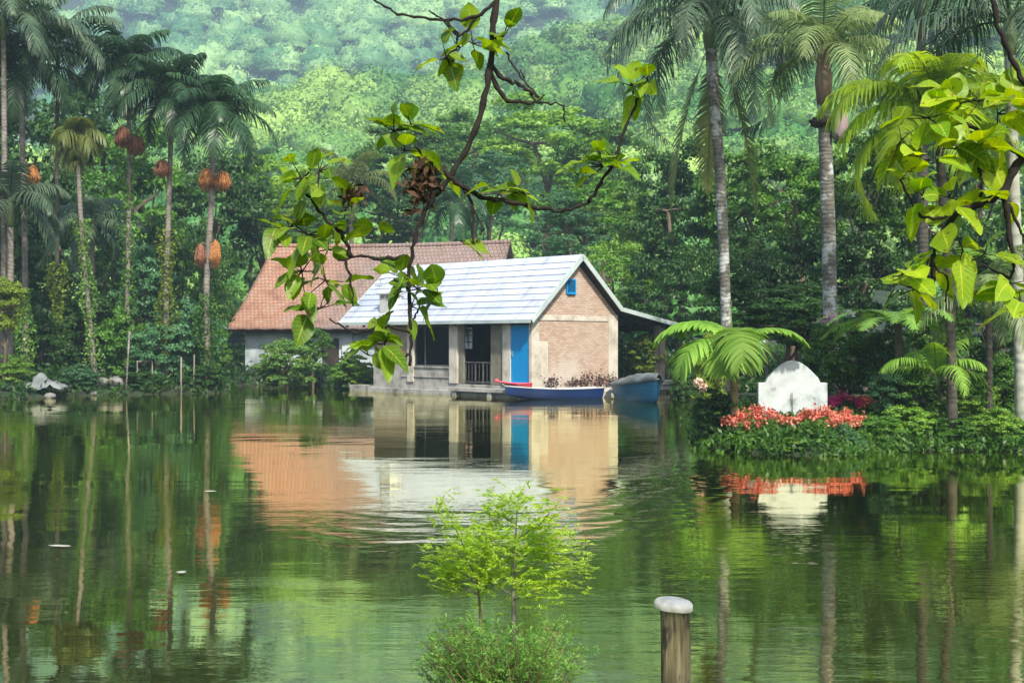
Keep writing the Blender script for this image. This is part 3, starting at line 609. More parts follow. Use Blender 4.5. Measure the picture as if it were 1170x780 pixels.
# lime young palm and pale low palms on the right bank
palm([(1072,150),(1080,260),(1086,350),(1088,440)], 22.4, .09, .08, 14, 3.1, 'young palm with big glowing lime green fronds near the right edge', 'palm_lime', 'palmbark_dark', seed=31, merged=False,
     ll=.8, hang=.8, droop=(2.0, 2.7), shaft=.3, group=G, npair=44, lw=.07, elmin=.1, azs=[3.3, 2.7, 3.9, .2, 4.6, 1.6, 3.0, 5.4, .9])
palm([(1128,352),(1130,390),(1130,460)], 22.6, .06, .06, 11, 1.75, 'low palm with pale drooping leaflets left of the whitish trunk', 'palm_pale', 'palmbark_dark', seed=33, merged=False,
     ll=.5, hang=1.0, droop=(1.3, 2.3), shaft=.2, group=G, npair=30, lw=.04)
palm([(1070,436),(1072,455),(1072,470)], 22.7, .05, .045, 9, 1.5, 'small palm with arching fresh fronds low on the right bank', 'palm_fresh', 'palmbark_dark', seed=35, merged=False,
     ll=.36, hang=.8, droop=(1.2, 2.4), shaft=.12, group=G, npair=30, lw=.035, elmin=.5)
# broad-leaved young palm by the monument
def broad(px, py, Y, specs, label):
    b = at(px, py, Y); b.z = hz(b.x, b.y); root = empty('broadleaf_palm', b, 0, label, 'palm tree', G)
    top = at(836, 392, Y)-b
    palm_trunk(root, [Vector((0, 0, -.2)), Vector((.02, 0, top.z*.5)), top], .085, .07, 'rope_green')
    for i, (az, el, L, dr, ll) in enumerate(specs):
        frond('leaf', 'palm_fresh', root, top+Vector((0, 0, .02)), 600+i, az=az, el=el, L=L, droop=dr, npair=34, ll=ll, lw=.105, hang=.34, vee=.10, start=.16, seg=5)
    s = MB(); s.tube([top+Vector((0, 0, 0)), top+Vector((0, .02, .8))], [.018, .004], 5); s.build('spear_leaf', M['palm_fresh'], root)
    return root
broad(838, 480, 23, [(2.9, .85, 1.65, 1.9, .62), (3.55, .35, 1.5, 1.9, .66), (.12, .62, 1.65, 1.5, .34), (4.75, .75, 1.5, 2.7, .7), (4.35, .5, 1.3, 2.6, .62), (2.3, .9, 1.5, 1.8, .5), (5.3, .4, .85, 2.5, .45), (1.1, .8, 1.3, 1.9, .5)],
      'broad leaved young palm with bright green leaves left of the white monument')
# tree fern
def tree_fern(px, py, Y, ytop, L, n, label, seed, m='fern', r=.09):
    b = at(px, py, Y); b.z = hz(b.x, b.y); root = empty('tree_fern', b, 0, label, 'tree fern', 'tree ferns on the right bank')
    top = at(px, ytop, Y)-b; palm_trunk(root, [Vector((0, 0, -.2)), Vector((.03, 0, top.z*.5)), top], r, r*.8, 'palmbark_dark'); rnd = random.Random(seed)
    for i in range(n):
        frond('frond', m, root, top, seed*40+i, az=i*6.283/n+rnd.uniform(-.2, .2), el=rnd.uniform(.25, .6), L=L*rnd.uniform(.85, 1.1), droop=rnd.uniform(.8, 1.3), npair=34, ll=L*.2, lw=L*.032, hang=.12, vee=.05, start=.08, seg=2)
tree_fern(1026, 470, 23.4, 368, 1.6, 15, 'tree fern spreading flat light green fronds above the dark hedge', 3)
tree_fern(1105, 430, 30, 300, 1.5, 12, 'taller tree fern half hidden behind the lime palm', 4)
# ---------------------------------------------------------------- trees and shrubs
TG = 'trees of the wooded bank'
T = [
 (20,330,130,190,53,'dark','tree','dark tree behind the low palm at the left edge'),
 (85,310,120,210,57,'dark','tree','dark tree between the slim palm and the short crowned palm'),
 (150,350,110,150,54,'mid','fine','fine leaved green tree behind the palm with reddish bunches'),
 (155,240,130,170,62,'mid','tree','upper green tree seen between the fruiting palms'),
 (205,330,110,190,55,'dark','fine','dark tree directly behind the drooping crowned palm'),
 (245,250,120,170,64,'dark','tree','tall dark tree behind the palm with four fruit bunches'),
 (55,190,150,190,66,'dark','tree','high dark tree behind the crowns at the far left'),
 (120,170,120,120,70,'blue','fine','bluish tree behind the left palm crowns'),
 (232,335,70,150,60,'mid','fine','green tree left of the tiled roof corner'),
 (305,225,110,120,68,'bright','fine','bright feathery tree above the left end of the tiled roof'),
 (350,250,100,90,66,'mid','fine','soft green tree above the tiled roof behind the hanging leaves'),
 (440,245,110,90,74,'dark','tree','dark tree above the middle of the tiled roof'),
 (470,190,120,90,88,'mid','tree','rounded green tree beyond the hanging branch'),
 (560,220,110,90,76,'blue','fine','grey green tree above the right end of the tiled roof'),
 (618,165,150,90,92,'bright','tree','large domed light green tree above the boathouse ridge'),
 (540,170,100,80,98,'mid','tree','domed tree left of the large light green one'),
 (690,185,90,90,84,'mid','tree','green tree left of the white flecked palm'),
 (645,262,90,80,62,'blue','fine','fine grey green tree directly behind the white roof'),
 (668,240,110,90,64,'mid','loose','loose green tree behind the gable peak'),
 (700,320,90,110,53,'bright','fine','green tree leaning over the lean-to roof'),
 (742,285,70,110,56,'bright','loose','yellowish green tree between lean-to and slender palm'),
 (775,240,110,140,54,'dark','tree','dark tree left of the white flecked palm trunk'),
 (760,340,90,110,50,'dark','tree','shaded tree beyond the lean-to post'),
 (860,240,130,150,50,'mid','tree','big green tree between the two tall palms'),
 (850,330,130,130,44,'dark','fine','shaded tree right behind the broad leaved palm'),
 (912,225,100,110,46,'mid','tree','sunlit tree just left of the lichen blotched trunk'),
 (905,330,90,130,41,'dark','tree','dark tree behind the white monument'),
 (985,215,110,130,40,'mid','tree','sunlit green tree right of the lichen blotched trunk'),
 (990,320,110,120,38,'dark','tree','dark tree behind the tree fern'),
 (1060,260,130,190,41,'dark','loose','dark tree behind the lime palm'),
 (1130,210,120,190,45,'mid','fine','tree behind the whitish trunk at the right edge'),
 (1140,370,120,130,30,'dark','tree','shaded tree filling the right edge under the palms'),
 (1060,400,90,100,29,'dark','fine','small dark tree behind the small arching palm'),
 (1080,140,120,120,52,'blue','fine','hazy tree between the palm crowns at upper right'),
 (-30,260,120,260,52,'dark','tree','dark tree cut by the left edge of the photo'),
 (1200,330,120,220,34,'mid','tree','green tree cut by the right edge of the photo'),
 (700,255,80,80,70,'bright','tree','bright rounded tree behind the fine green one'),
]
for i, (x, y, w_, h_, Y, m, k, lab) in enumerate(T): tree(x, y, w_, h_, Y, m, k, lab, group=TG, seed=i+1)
SG = 'shrubs along the bank'
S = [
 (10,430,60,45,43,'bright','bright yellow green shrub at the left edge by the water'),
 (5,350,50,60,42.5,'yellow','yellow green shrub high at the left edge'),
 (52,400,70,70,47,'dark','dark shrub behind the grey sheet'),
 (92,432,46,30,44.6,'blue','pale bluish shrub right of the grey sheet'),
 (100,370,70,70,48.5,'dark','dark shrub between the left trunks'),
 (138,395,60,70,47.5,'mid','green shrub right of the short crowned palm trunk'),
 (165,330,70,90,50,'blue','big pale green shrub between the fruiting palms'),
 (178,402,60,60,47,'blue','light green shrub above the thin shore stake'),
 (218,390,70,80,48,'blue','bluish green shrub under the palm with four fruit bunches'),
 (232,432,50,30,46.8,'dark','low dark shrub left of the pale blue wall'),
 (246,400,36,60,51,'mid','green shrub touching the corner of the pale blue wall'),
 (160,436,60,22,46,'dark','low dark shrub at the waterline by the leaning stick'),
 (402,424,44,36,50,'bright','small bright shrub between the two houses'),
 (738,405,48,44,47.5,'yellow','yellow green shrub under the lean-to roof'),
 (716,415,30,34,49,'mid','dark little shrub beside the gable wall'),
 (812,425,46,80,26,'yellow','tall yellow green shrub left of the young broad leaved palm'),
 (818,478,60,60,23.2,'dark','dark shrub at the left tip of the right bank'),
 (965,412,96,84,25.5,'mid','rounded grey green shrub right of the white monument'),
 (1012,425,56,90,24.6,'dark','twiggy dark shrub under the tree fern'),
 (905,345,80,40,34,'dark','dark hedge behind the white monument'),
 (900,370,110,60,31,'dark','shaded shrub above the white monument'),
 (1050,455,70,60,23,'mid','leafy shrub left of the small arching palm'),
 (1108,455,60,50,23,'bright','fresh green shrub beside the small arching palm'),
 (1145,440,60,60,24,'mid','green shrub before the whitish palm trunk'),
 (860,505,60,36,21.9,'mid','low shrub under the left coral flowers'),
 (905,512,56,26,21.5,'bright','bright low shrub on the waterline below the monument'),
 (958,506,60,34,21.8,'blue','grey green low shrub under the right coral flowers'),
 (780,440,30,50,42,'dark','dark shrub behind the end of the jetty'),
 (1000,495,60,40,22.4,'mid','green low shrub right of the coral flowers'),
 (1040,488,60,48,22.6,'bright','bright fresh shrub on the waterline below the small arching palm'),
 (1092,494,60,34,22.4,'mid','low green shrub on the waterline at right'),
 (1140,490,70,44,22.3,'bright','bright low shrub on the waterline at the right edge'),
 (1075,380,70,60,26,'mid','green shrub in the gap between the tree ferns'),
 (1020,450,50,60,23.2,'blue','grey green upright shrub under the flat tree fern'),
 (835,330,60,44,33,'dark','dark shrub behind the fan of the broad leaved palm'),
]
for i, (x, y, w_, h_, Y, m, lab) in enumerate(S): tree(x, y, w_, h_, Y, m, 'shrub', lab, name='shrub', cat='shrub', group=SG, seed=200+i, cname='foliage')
# big bush with pale trailing front by the pale blue wall
b1 = tree(328, 418, 66, 60, 51.0, 'bush_low', 'shrub', 'large bush with grey green trailing foliage against the pale blue wall', name='shrub', cat='shrub', group=SG, seed=240, ground=0, cname='foliage')
b2 = tree(358, 396, 40, 44, 52.6, 'mid', 'shrub', 'taller green bush under the tiled eave right of the trailing bush', name='shrub', cat='shrub', group=SG, seed=243, ground=0, cname='foliage')
# vertical skirts of leaves below tree crowns are real understorey: scattered saplings (stuff)
def scatter_cover(name, label, m, seed, n, region, leaf, hmax, tuft=7, kind='stuff', cat='ground cover'):
    rng = np.random.default_rng(seed); (x0, x1, y0, y1, dmin, dmax) = region
    X = rng.uniform(x0, x1, n); Y = rng.uniform(y0, y1, n); d = water_dist(X, Y); k = (d > dmin) & (d < dmax)
    inh = lambda X, Y: ((np.abs(X*.712-(Y-42)*.702-.69*.712+4.4) < 5.2) & (X*.702+(Y-42)*.712-.5 > -.4) & (X*.702+(Y-42)*.712-.5 < 5.0))
    k &= ~inh(X, Y); X, Y = X[k], Y[k]; Z = height(X, Y); m_ = len(X)
    hh = hmax*(.35+.65*rng.uniform(0, 1, m_))*(.7+.5*wob(X, Y, 1.1))
    C = np.stack([X, Y, Z], 1)[:, None, :] + rng.normal(size=(m_, tuft, 3))*np.array([.13, .13, 0])
    C[:, :, 2] += rng.uniform(.05, 1, (m_, tuft))*hh[:, None]
    D = np.zeros((m_*tuft, 3)); D[:, 2] = .9
    V = leaf_quads(C.reshape(-1, 3), rng, leaf, leaf*.45, D=D)
    return tag(link(name, np_mesh(name, V, fq(len(V))), M[m]), label, cat, kind=kind)
scatter_cover('ground_cover', 'low leafy green ground cover on the right bank', 'grass', 1, 15000, (2.5, 16, 20.6, 30, .0, 9), .13, .34)
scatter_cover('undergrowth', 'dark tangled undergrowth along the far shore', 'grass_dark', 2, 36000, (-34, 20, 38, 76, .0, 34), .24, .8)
scatter_cover('bank_grass', 'short grass of the near bank by the post', 'grass', 3, 2500, (-6, 8, 1.5, 4.4, .4, 6), .10, .10)
# ---------------------------------------------------------------- flowers
def flower_bush(px, py, wpx, hpx, Y, fm, lm, label, seed, nf=420, cat='flowering bush', fl=.055, up=True):
    rng = np.random.default_rng(seed); c = at(px, py, Y); g = hz(c.x, c.y); root = empty('flowering_bush', (c.x, c.y, g), 0, label, cat, 'flowering bushes on the right bank')
    rx, rz = wpx/F*Y/2, hpx/F*Y/2; zc = c.z-g
    d = rng.normal(size=(900, 3)); d /= np.linalg.norm(d, axis=1)[:, None]; P = d*np.array([rx, rx*.6, max(rz, zc*.6)])*rng.uniform(.3, .93, (900, 1)); P[:, 2] += zc-rz*.4; P[:, 2] = np.maximum(P[:, 2], .03)
    V = leaf_quads(P, rng, .085, .045); link('foliage', np_mesh('foliage', V, fq(len(V))), M[lm], root)
    cl = rng.normal(size=(nf//9, 3)); cl[:, 2] = np.abs(cl[:, 2])+(.1 if up else -.4); cl /= np.linalg.norm(cl, axis=1)[:, None]; cl = cl*np.array([rx, rx*.62, rz])*(1+.12*rng.normal(size=(len(cl), 1)))
    P = (cl[:, None, :]+rng.normal(size=(len(cl), 22, 3))*.045).reshape(-1, 3); P[:, 2] += zc
    V = leaf_quads(P, rng, fl, fl*.8); link('blossoms', np_mesh('blossoms', V, fq(len(V))), M[fm], root)
    s = MB()
    for k in range(5): s.tube([(0, 0, -.1), (math.cos(k*1.3)*rx*.4, math.sin(k*1.3)*rx*.25, zc)], [.015, .008], 5)
    s.build('stem', M['bark'], root)
flower_bush(868, 484, 66, 30, 22.0, 'flower_red', 'bush_low', 'coral red flowering bush left of the monument foot', 1, 400)
flower_bush(942, 484, 76, 28, 22.0, 'flower_red', 'bush_low', 'coral red flowering bush right of the monument foot', 2, 450)
flower_bush(965, 463, 34, 20, 24.2, 'flower_magenta', 'dark', 'magenta flowering bush behind the right coral one', 3, 260)
flower_bush(990, 466, 26, 20, 24.2, 'flower_red', 'dark', 'small sparse reddish bush beside the magenta one', 4, 120)
def blooms(name, pts, Y, m, label, r=.09):
    root = empty(name, at(*pts[0], Y)-Vector((0, 0, 0)), 0, label, 'flower', 'pale blooms over the hedge'); b0 = at(*pts[0], Y); root.location.z = hz(b0.x, b0.y); b0.z = root.location.z
    s = MB()
    for i, p in enumerate(pts):
        c = at(*p, Y)-b0; rng = np.random.default_rng(i+int(p[0])); d = rng.normal(size=(60, 3)); d /= np.linalg.norm(d, axis=1)[:, None]
        V = leaf_quads(d*r+np.array(c), rng, r*.9, r*.8); link('blossom', np_mesh('blossom', V, fq(len(V))), M[m], root)
        s.tube([(0, 0, -.1), c], [.012, .007], 5)
    s.build('stem', M['bark'], root)
blooms('pink_flower', [(948,363)], 26.5, 'flower_pink', 'round pink bloom beside the lichen blotched palm trunk', .12)
blooms('white_flower', [(970,360),(973,379),(988,381)], 26, 'flower_white', 'white blooms in front of the dark hedge right of the palm trunk', .09)
blooms('peach_flower', [(798,437),(803,442)], 25, 'flower_peach', 'peach white bloom at the end of the jetty', .08)
# ---------------------------------------------------------------- boathouse (local X along the front, local Y along the gable)
C0 = Vector((.69, 42, 0)); HR = math.atan2(-.702, .712)
hs = empty('brick_house', C0, HR, 'brick boathouse with white board roof and blue door standing at the waters edge', 'house')
FL = .42
w_ = MB()                                   # front wall, thickness .18, y 0...18 ; x negative to the left
w_.box(-8.58, -6.50, .03, .18, FL+.6, 2.86)
o = w_.build('front_wall', M['tan_plaster'], hs); o['label'] = 'tan plastered front wall left of the window'
w_ = MB(); w_.box(-8.6, -4.17, 0, .19, -.6, FL+.6); w_.box(-6.5, -4.17, .02, .17, FL+.6, 1.02); w_.box(-4.17, 0, .0, .19, -.6, FL-.02)
w_.box(-6.9, -4.1, -.03, 0, FL+.18, FL+.24); w_.box(-8.75, 0.1, -.16, 0, -.6, .16)
w_.build('foundation', M['concrete'], hs, bevel=.01)
w_ = MB(); w_.box(-6.175, -4.17, -.04, .20, .97, 1.03); w_.build('window_sill', M['concrete'], hs)
for x0, x1, m in ((-6.53,-6.175,'plaster'), (-4.17,-3.745,'plaster'), (-1.40,-1.01,'plaster'), (-.115,.03,'plaster')):
    p = MB(); p.box(x0, x1, -.05, .21, FL, 2.86); p.build('pillar', M[m], hs, bevel=.01)
p = MB(); p.box(-2.06, -1.40, .03, .17, FL, 2.60); o = p.build('panel_wall', M['grey_plaster'], hs)
p = MB(); p.box(-8.6, .0, -.02, .2, 2.86, 3.0); p.box(-6.175, -4.17, .0, .18, 2.56, 2.86); p.box(-3.745, -1.40, .0, .18, 2.60, 2.86); p.box(-1.01, -.115, .0, .18, 2.52, 2.86)
p.build('lintel', M['wood_dark'], hs)
# blue door
d = MB(); d.box(-1.01, -.115, -.01, .04, FL+.1, 2.52); dr = d.build('door', M['blue_paint'], hs, bevel=.006)
f = MB(); f.box(-1.01, -.115, -.08, .0, FL-.02, FL+.10); f.build('threshold', M['white_paint'], dr)
f = MB(); f.tube([(-.92, -.05, 1.45), (-.92, -.05, 1.58)], .012, 6); f.box(-.94, -.90, -.05, -.01, 1.44, 1.47); f.box(-.94, -.90, -.05, -.01, 1.56, 1.59); f.build('handle', M['metal_grey'], dr)
# dark window with glass
f = MB(); f.box(-6.175, -6.12, .04, .10, 1.03, 2.56); f.box(-4.225, -4.17, .04, .10, 1.03, 2.56); f.box(-6.12, -4.225, .04, .10, 2.51, 2.56); f.box(-6.12, -4.225, .04, .10, 1.03, 1.08); f.box(-5.62, -5.58, .045, .095, 1.08, 2.51)
wf = f.build('window', M['metal_dark'], hs)
gm, nt_, N_, L_ = mat('dark_glass'); o_ = N_.new('ShaderNodeOutputMaterial'); b_ = N_.new('ShaderNodeBsdfPrincipled'); b_.inputs['Base Color'].default_value = (.003,.004,.006,1); b_.inputs['Roughness'].default_value = .12; b_.inputs['Specular IOR Level'].default_value = .15; L_.new(b_.outputs[0], o_.inputs[0])
f = MB(); f.box(-6.12, -5.62, .065, .072, 1.08, 2.51); f.build('pane', gm, wf)
f = MB(); f.box(-5.58, -4.225, .075, .082, 1.08, 2.51); f.build('pane', gm, wf)
# balcony railing in the doorway
f = MB(); f.box(-3.45, -2.10, .06, .11, 1.18, 1.22); f.box(-3.45, -2.10, .06, .11, FL+.05, FL+.09)
for x in (-3.42, -2.9, -2.5, -2.12): f.box(x-.02, x+.02, .065, .105, FL, 1.18)
for x in (-3.25, -3.08, -2.7, -2.3): f.box(x-.008, x+.008, .08, .095, FL+.09, 1.18)
f.build('railing', M['metal_dark'], hs)
f = MB(); f.box(-3.70, -3.45, .02, .10, FL, 2.60); f.build('door_leaf', M['grey_plaster'], hs)
# slab under the doorway
f = MB(); f.box(-3.75, -.2, -.45, -.16, FL-.26, FL-.12); f.box(-3.6, -3.4, -.42, -.2, -.7, FL-.26); f.box(-1.8, -1.6, -.42, -.2, -.7, FL-.26); f.build('landing', M['concrete'], hs, bevel=.012)
# interior shell
p = MB(); p.box(-8.5, -.2, .2, 4.3, FL-.1, FL); p.box(-8.58, -8.4, .19, 4.35, -.6, 3.0); p.box(-8.4, -.2, .19, 4.35, 2.95, 3.0)
# back wall with a small window
bx0, bx1, bz0, bz1 = -8.15, -7.55, 1.65, 2.5
p.box(-8.58, bx0, 4.35, 4.5, -.6, 3.0); p.box(bx1, -.2, 4.35, 4.5, -.6, 3.0); p.box(bx0, bx1, 4.35, 4.5, -.6, bz0); p.box(bx0, bx1, 4.35, 4.5, bz1, 3.0)
p.build('inner_walls', M['interior'], hs)
f = MB()
for k in range(1, 3): f.box(bx0, bx1, 4.40, 4.44, bz0+(bz1-bz0)*k/3-.015, bz0+(bz1-bz0)*k/3+.015)
f.box((bx0+bx1)/2-.015, (bx0+bx1)/2+.015, 4.395, 4.445, bz0, bz1); f.build('back_window', M['white_paint'], hs)
# gable wall: brick with concrete frame
g = MB(); g.prism([(.0,-.6),(4.54,-.6),(4.54,2.92),(2.27,4.80),(.0,2.86)], 'x', -.18, .0)
g.build('gable_wall', M['brick'], hs)
g = MB(); g.box(-.19, .025, .33, 4.04, 2.68, 2.86); g.build('tie_beam', M['plaster'], hs, bevel=.008)
g = MB(); g.box(-.2, .03, 4.04, 4.56, -.6, 2.92); g.build('corner_pillar', M['plaster'], hs, bevel=.01)
g = MB(); g.box(-.1, .028, .0, .32, -.6, 2.86); g.box(-.1, .022, .32, .78, -.6, 1.95); g.build('plaster_patch', M['plaster'], hs)
# vent window in the gable: px 650-661
g = MB(); g.box(-.05, .035, 1.72, 2.22, 3.62, 4.16); vw = g.build('gable_window', M['blue_dark'], hs)
g = MB(); g.box(.035, .05, 1.72, 1.77, 3.62, 4.16); g.box(.035, .05, 2.17, 2.22, 3.62, 4.16); g.box(.035, .05, 1.77, 2.17, 4.11, 4.16); g.box(.035, .09, 1.77, 2.17, 3.62, 3.69); g.build('frame', M['blue_paint'], vw)
# roof
prof = [(-.35, 2.64), (2.27, 4.95), (4.45, 3.12), (8.73, 2.43)]
rx0, rx1 = -10.3, .30
rf = MB(); nb = 10; (ya, za), (yb, zb) = prof[0], prof[1]; ln = math.hypot(yb-ya, zb-za); ny, nz = -(zb-za)/ln, (yb-ya)/ln
for k in range(nb):
    a0, a1 = k/nb, min(1, (k+1)/nb+.02); P = lambda a, h: (ya+(yb-ya)*a+ny*h, za+(zb-za)*a+nz*h)
    rf.prism([P(a0, .045), P(a0, .08), P(a1, .045), P(a1, .01)], 'x', rx0, rx1)
rf.build('roof', M['roof_white'], hs); root_roof = hs.children[-1]
rf = MB(); t = .07
def slab(mb, p, q, x0, x1, up, dn):
    l = math.hypot(q[0]-p[0], q[1]-p[1]); n_ = (-(q[1]-p[1])/l, (q[0]-p[0])/l)
    mb.prism([(p[0]+n_[0]*dn, p[1]+n_[1]*dn), (q[0]+n_[0]*dn, q[1]+n_[1]*dn), (q[0]+n_[0]*up, q[1]+n_[1]*up), (p[0]+n_[0]*up, p[1]+n_[1]*up)], 'x', x0, x1)
slab(rf, prof[1], prof[2], rx0, rx1, .06, 0); slab(rf, prof[2], prof[3], -4.6, rx1, .06, 0)
rf.build('back_roof', M['roof_white'], root_roof)
rf = MB(); slab(rf, prof[0], prof[1], rx0+.05, rx1-.05, 0, -.05); slab(rf, prof[1], prof[2], rx0+.05, rx1-.05, -.003, -.05); slab(rf, prof[2], prof[3], -4.5, rx1-.05, -.003, -.05)
for x in [rx0+.3+k*1.05 for k in range(10)]: slab(rf, prof[0], prof[1], x, x+.08, -.052, -.17)
for x in (-4.0, -2.8, -1.6, -.5): slab(rf, prof[2], prof[3], x, x+.08, -.052, -.17)
rf.build('rafters', M['wood_dark'], root_roof)
fa = MB()
slab(fa, prof[0], prof[1], rx1+.002, rx1+.04, .085, -.09); slab(fa, prof[1], prof[2], rx1+.002, rx1+.04, .085, -.09); slab(fa, prof[2], prof[3], rx1+.002, rx1+.04, .085, -.07)
slab(fa, prof[0], prof[1], rx0-.04, rx0-.002, .085, -.09); slab(fa, prof[1], prof[2], rx0-.04, rx0-.002, .085, -.09)
fa.box(rx0, rx1, -.43, -.39, 2.58, 2.70); fa.box(-4.6, rx1, 8.735, 8.77, 2.35, 2.50)
fa.build('fascia', M['fascia'], root_roof)
rc = MB(); rc.prism([(2.07, 4.86), (2.27, 5.035), (2.47, 4.86), (2.27, 5.00)], 'x', rx0, rx1+.03); rc.build('ridge_cap', M['roof_white'], root_roof)
rc = MB(); rc.prism([(.5,3.20),(.5,3.16),(2.27,4.80),(4.3,3.16)], 'x', rx0+.7, rx0+.75); 
gb = MB(); gb.prism([(.19,3.0),(4.4,3.0),(2.27,4.80)], 'x', -8.58, -8.5); gb.build('left_gable', M['tan_plaster'], hs)
# porch post at far left, floor of the porch
p = MB(); p.box(-9.95, -9.78, 1.2, 1.4, -.7, 2.86); p.box(-10.05, -9.75, 4.0, 4.25, -.7, 2.95); o = p.build('porch_post', M['concrete'], hs)
p = MB(); p.box(-10.1, -8.6, .0, 4.4, -.1, .22); p.build('porch_floor', M['concrete'], hs)
p = MB(); p.box(-10.2, -8.6, .2, .3, 2.86, 3.0); p.build('porch_beam', M['wood_grey'], hs)
# lean-to posts and beam
p = MB(); p.box(-.25, .05, 7.05, 7.35, -1.2, 2.56); p.box(-.24, .04, 8.75, 8.95, -1.2, .25); p.build('lean_to_post', M['wood_grey'], hs)
p = MB(); p.box(-4.4, -4.15, 7.05, 7.35, -.2, 2.52); p.build('lean_to_post', M['wood_grey'], hs)
p = MB(); p.box(-4.4, .1, 7.1, 7.3, 2.48, 2.56); p.build('lean_to_beam', M['wood_dark'], hs)
# chimney
ch = MB(); ch.box(-8.25, -7.62, .02, .62, 2.9, 3.62); 
for x, y in ((-8.25,.02),(-7.74,.02),(-8.25,.5),(-7.74,.5),(-7.99,.02)): ch.box(x, x+.12, y, y+.12, 3.62, 3.76)
cho = ch.build('chimney', M['chimney'], root_roof, bevel=.01)
cp = MB(); cp.box(-8.34, -7.53, -.06, .70, 3.76, 3.82); cp.build('chimney_cap', M['concrete'], cho)
pp = MB(); pp.tube([(-9.7, 1.25, 3.9), (-9.7, 1.25, 4.45)], .02, 6); pp.box(-9.95, -9.45, 1.22, 1.28, 4.45, 4.48); pp.build('vent_pipe', M['metal_grey'], root_roof)
# jetty: concrete platform beside the lean-to
jt = empty('jetty', C0, HR, 'pale concrete jetty slab on posts between the blue boat and the bank', 'jetty')
p = MB(); p.box(-2.2, .45, 6.75, 9.3, .30, .42); p.build('slab', M['concrete'], jt, bevel=.015)
p = MB(); p.box(-.1, .38, 6.78, 9.25, .12, .295); p.build('edge_beam', M['concrete'], jt)
for y in (6.85, 8.95):
    for x in (.1, -2.0): p = MB(); p.box(x, x+.22, y, y+.25, -1.3, .12); p.build('leg', M['wood_grey'], jt)
# ---------------------------------------------------------------- tiled house behind
TO = Vector((-13.45, 57.2, 0)); TR = math.atan2(-.2, .98)
th = empty('tiled_house', TO, TR, 'old house with orange clay tile roof and pale blue wall behind the boathouse', 'house')
N_D, RZ, EZ, LEN = 5.94, 6.85, 2.52, 12.5
def roofz(t): return EZ+(RZ-EZ)*(t**1.22)
rm = []; nx_, ny_ = 60, 14; V = []; Fc = []
for side in (0, 1):
    for lay in (0, 1):
        for j in range(ny_+1):
            t_ = j/ny_; yy = N_D*t_ if not side else 2*N_D-N_D*t_
            for i in range(nx_+1):
                xx = -.05+(LEN)*i/nx_; sag = -.10*math.sin(math.pi*i/nx_)*t_+.02*math.sin(i*1.7+j)
                V.append((xx, yy, roofz(t_)+sag-lay*.09))
    b = side*2*(nx_+1)*(ny_+1); W = nx_+1; off = (nx_+1)*(ny_+1)
    for lay in (0, 1):
        for j in range(ny_):
            for i in range(nx_): a = b+lay*off+j*W+i; Fc.append((a, a+1, a+W+1, a+W))
    for j in range(ny_):
        for i in (0, nx_): a = b+j*W+i; Fc.append((a, a+W, a+W+off, a+off))
    for i in range(nx_): a = b+i; Fc.append((a, a+1, a+1+off, a+off))
ro = link('roof', np_mesh('roof', V, Fc), M['tiles'], th)
p = MB(); p.tube([(-.05+LEN*i/20, N_D, RZ+.02-.10*math.sin(math.pi*i/20)) for i in range(21)], .12, 8); p.build('ridge_tiles', M['tiles'], ro, True)
p = MB(); p.box(.75, 11.6, .7, .9, -.8, 2.62); p.box(.75, 11.6, 10.9, 11.1, -.8, 2.62)
p.prism([(.9,-.8),(10.9,-.8),(10.9,2.62)]+[(N_D+(4.9)*k/6*1.0, roofz(1-k/6*.83)-.14) for k in range(6, -1, -1)]+[(N_D-4.9*k/6, roofz(1-k/6*.83)-.14) for k in range(1, 7)]+[(.9,2.62)], 'x', .75, .95)
p.prism([(.9,-.8),(10.9,-.8),(10.9,2.62),(N_D,RZ-.2),(.9,2.62)], 'x', 11.4, 11.6)
wl = p.build('wall', M['blue_wall'], th)
p = MB(); p.box(5.6, 6.1, .55, .7, -.8, 2.5); p.build('wall_pier', M['blue_wall'], th)
p = MB(); p.box(4.6, 5.4, .66, .72, .3, 2.1); p.build('door', M['wood_dark'], th)
p = MB(); p.box(.6, 11.8, .1, .18, 2.36, 2.48); p.build('eave_beam', M['wood_dark'], ro)
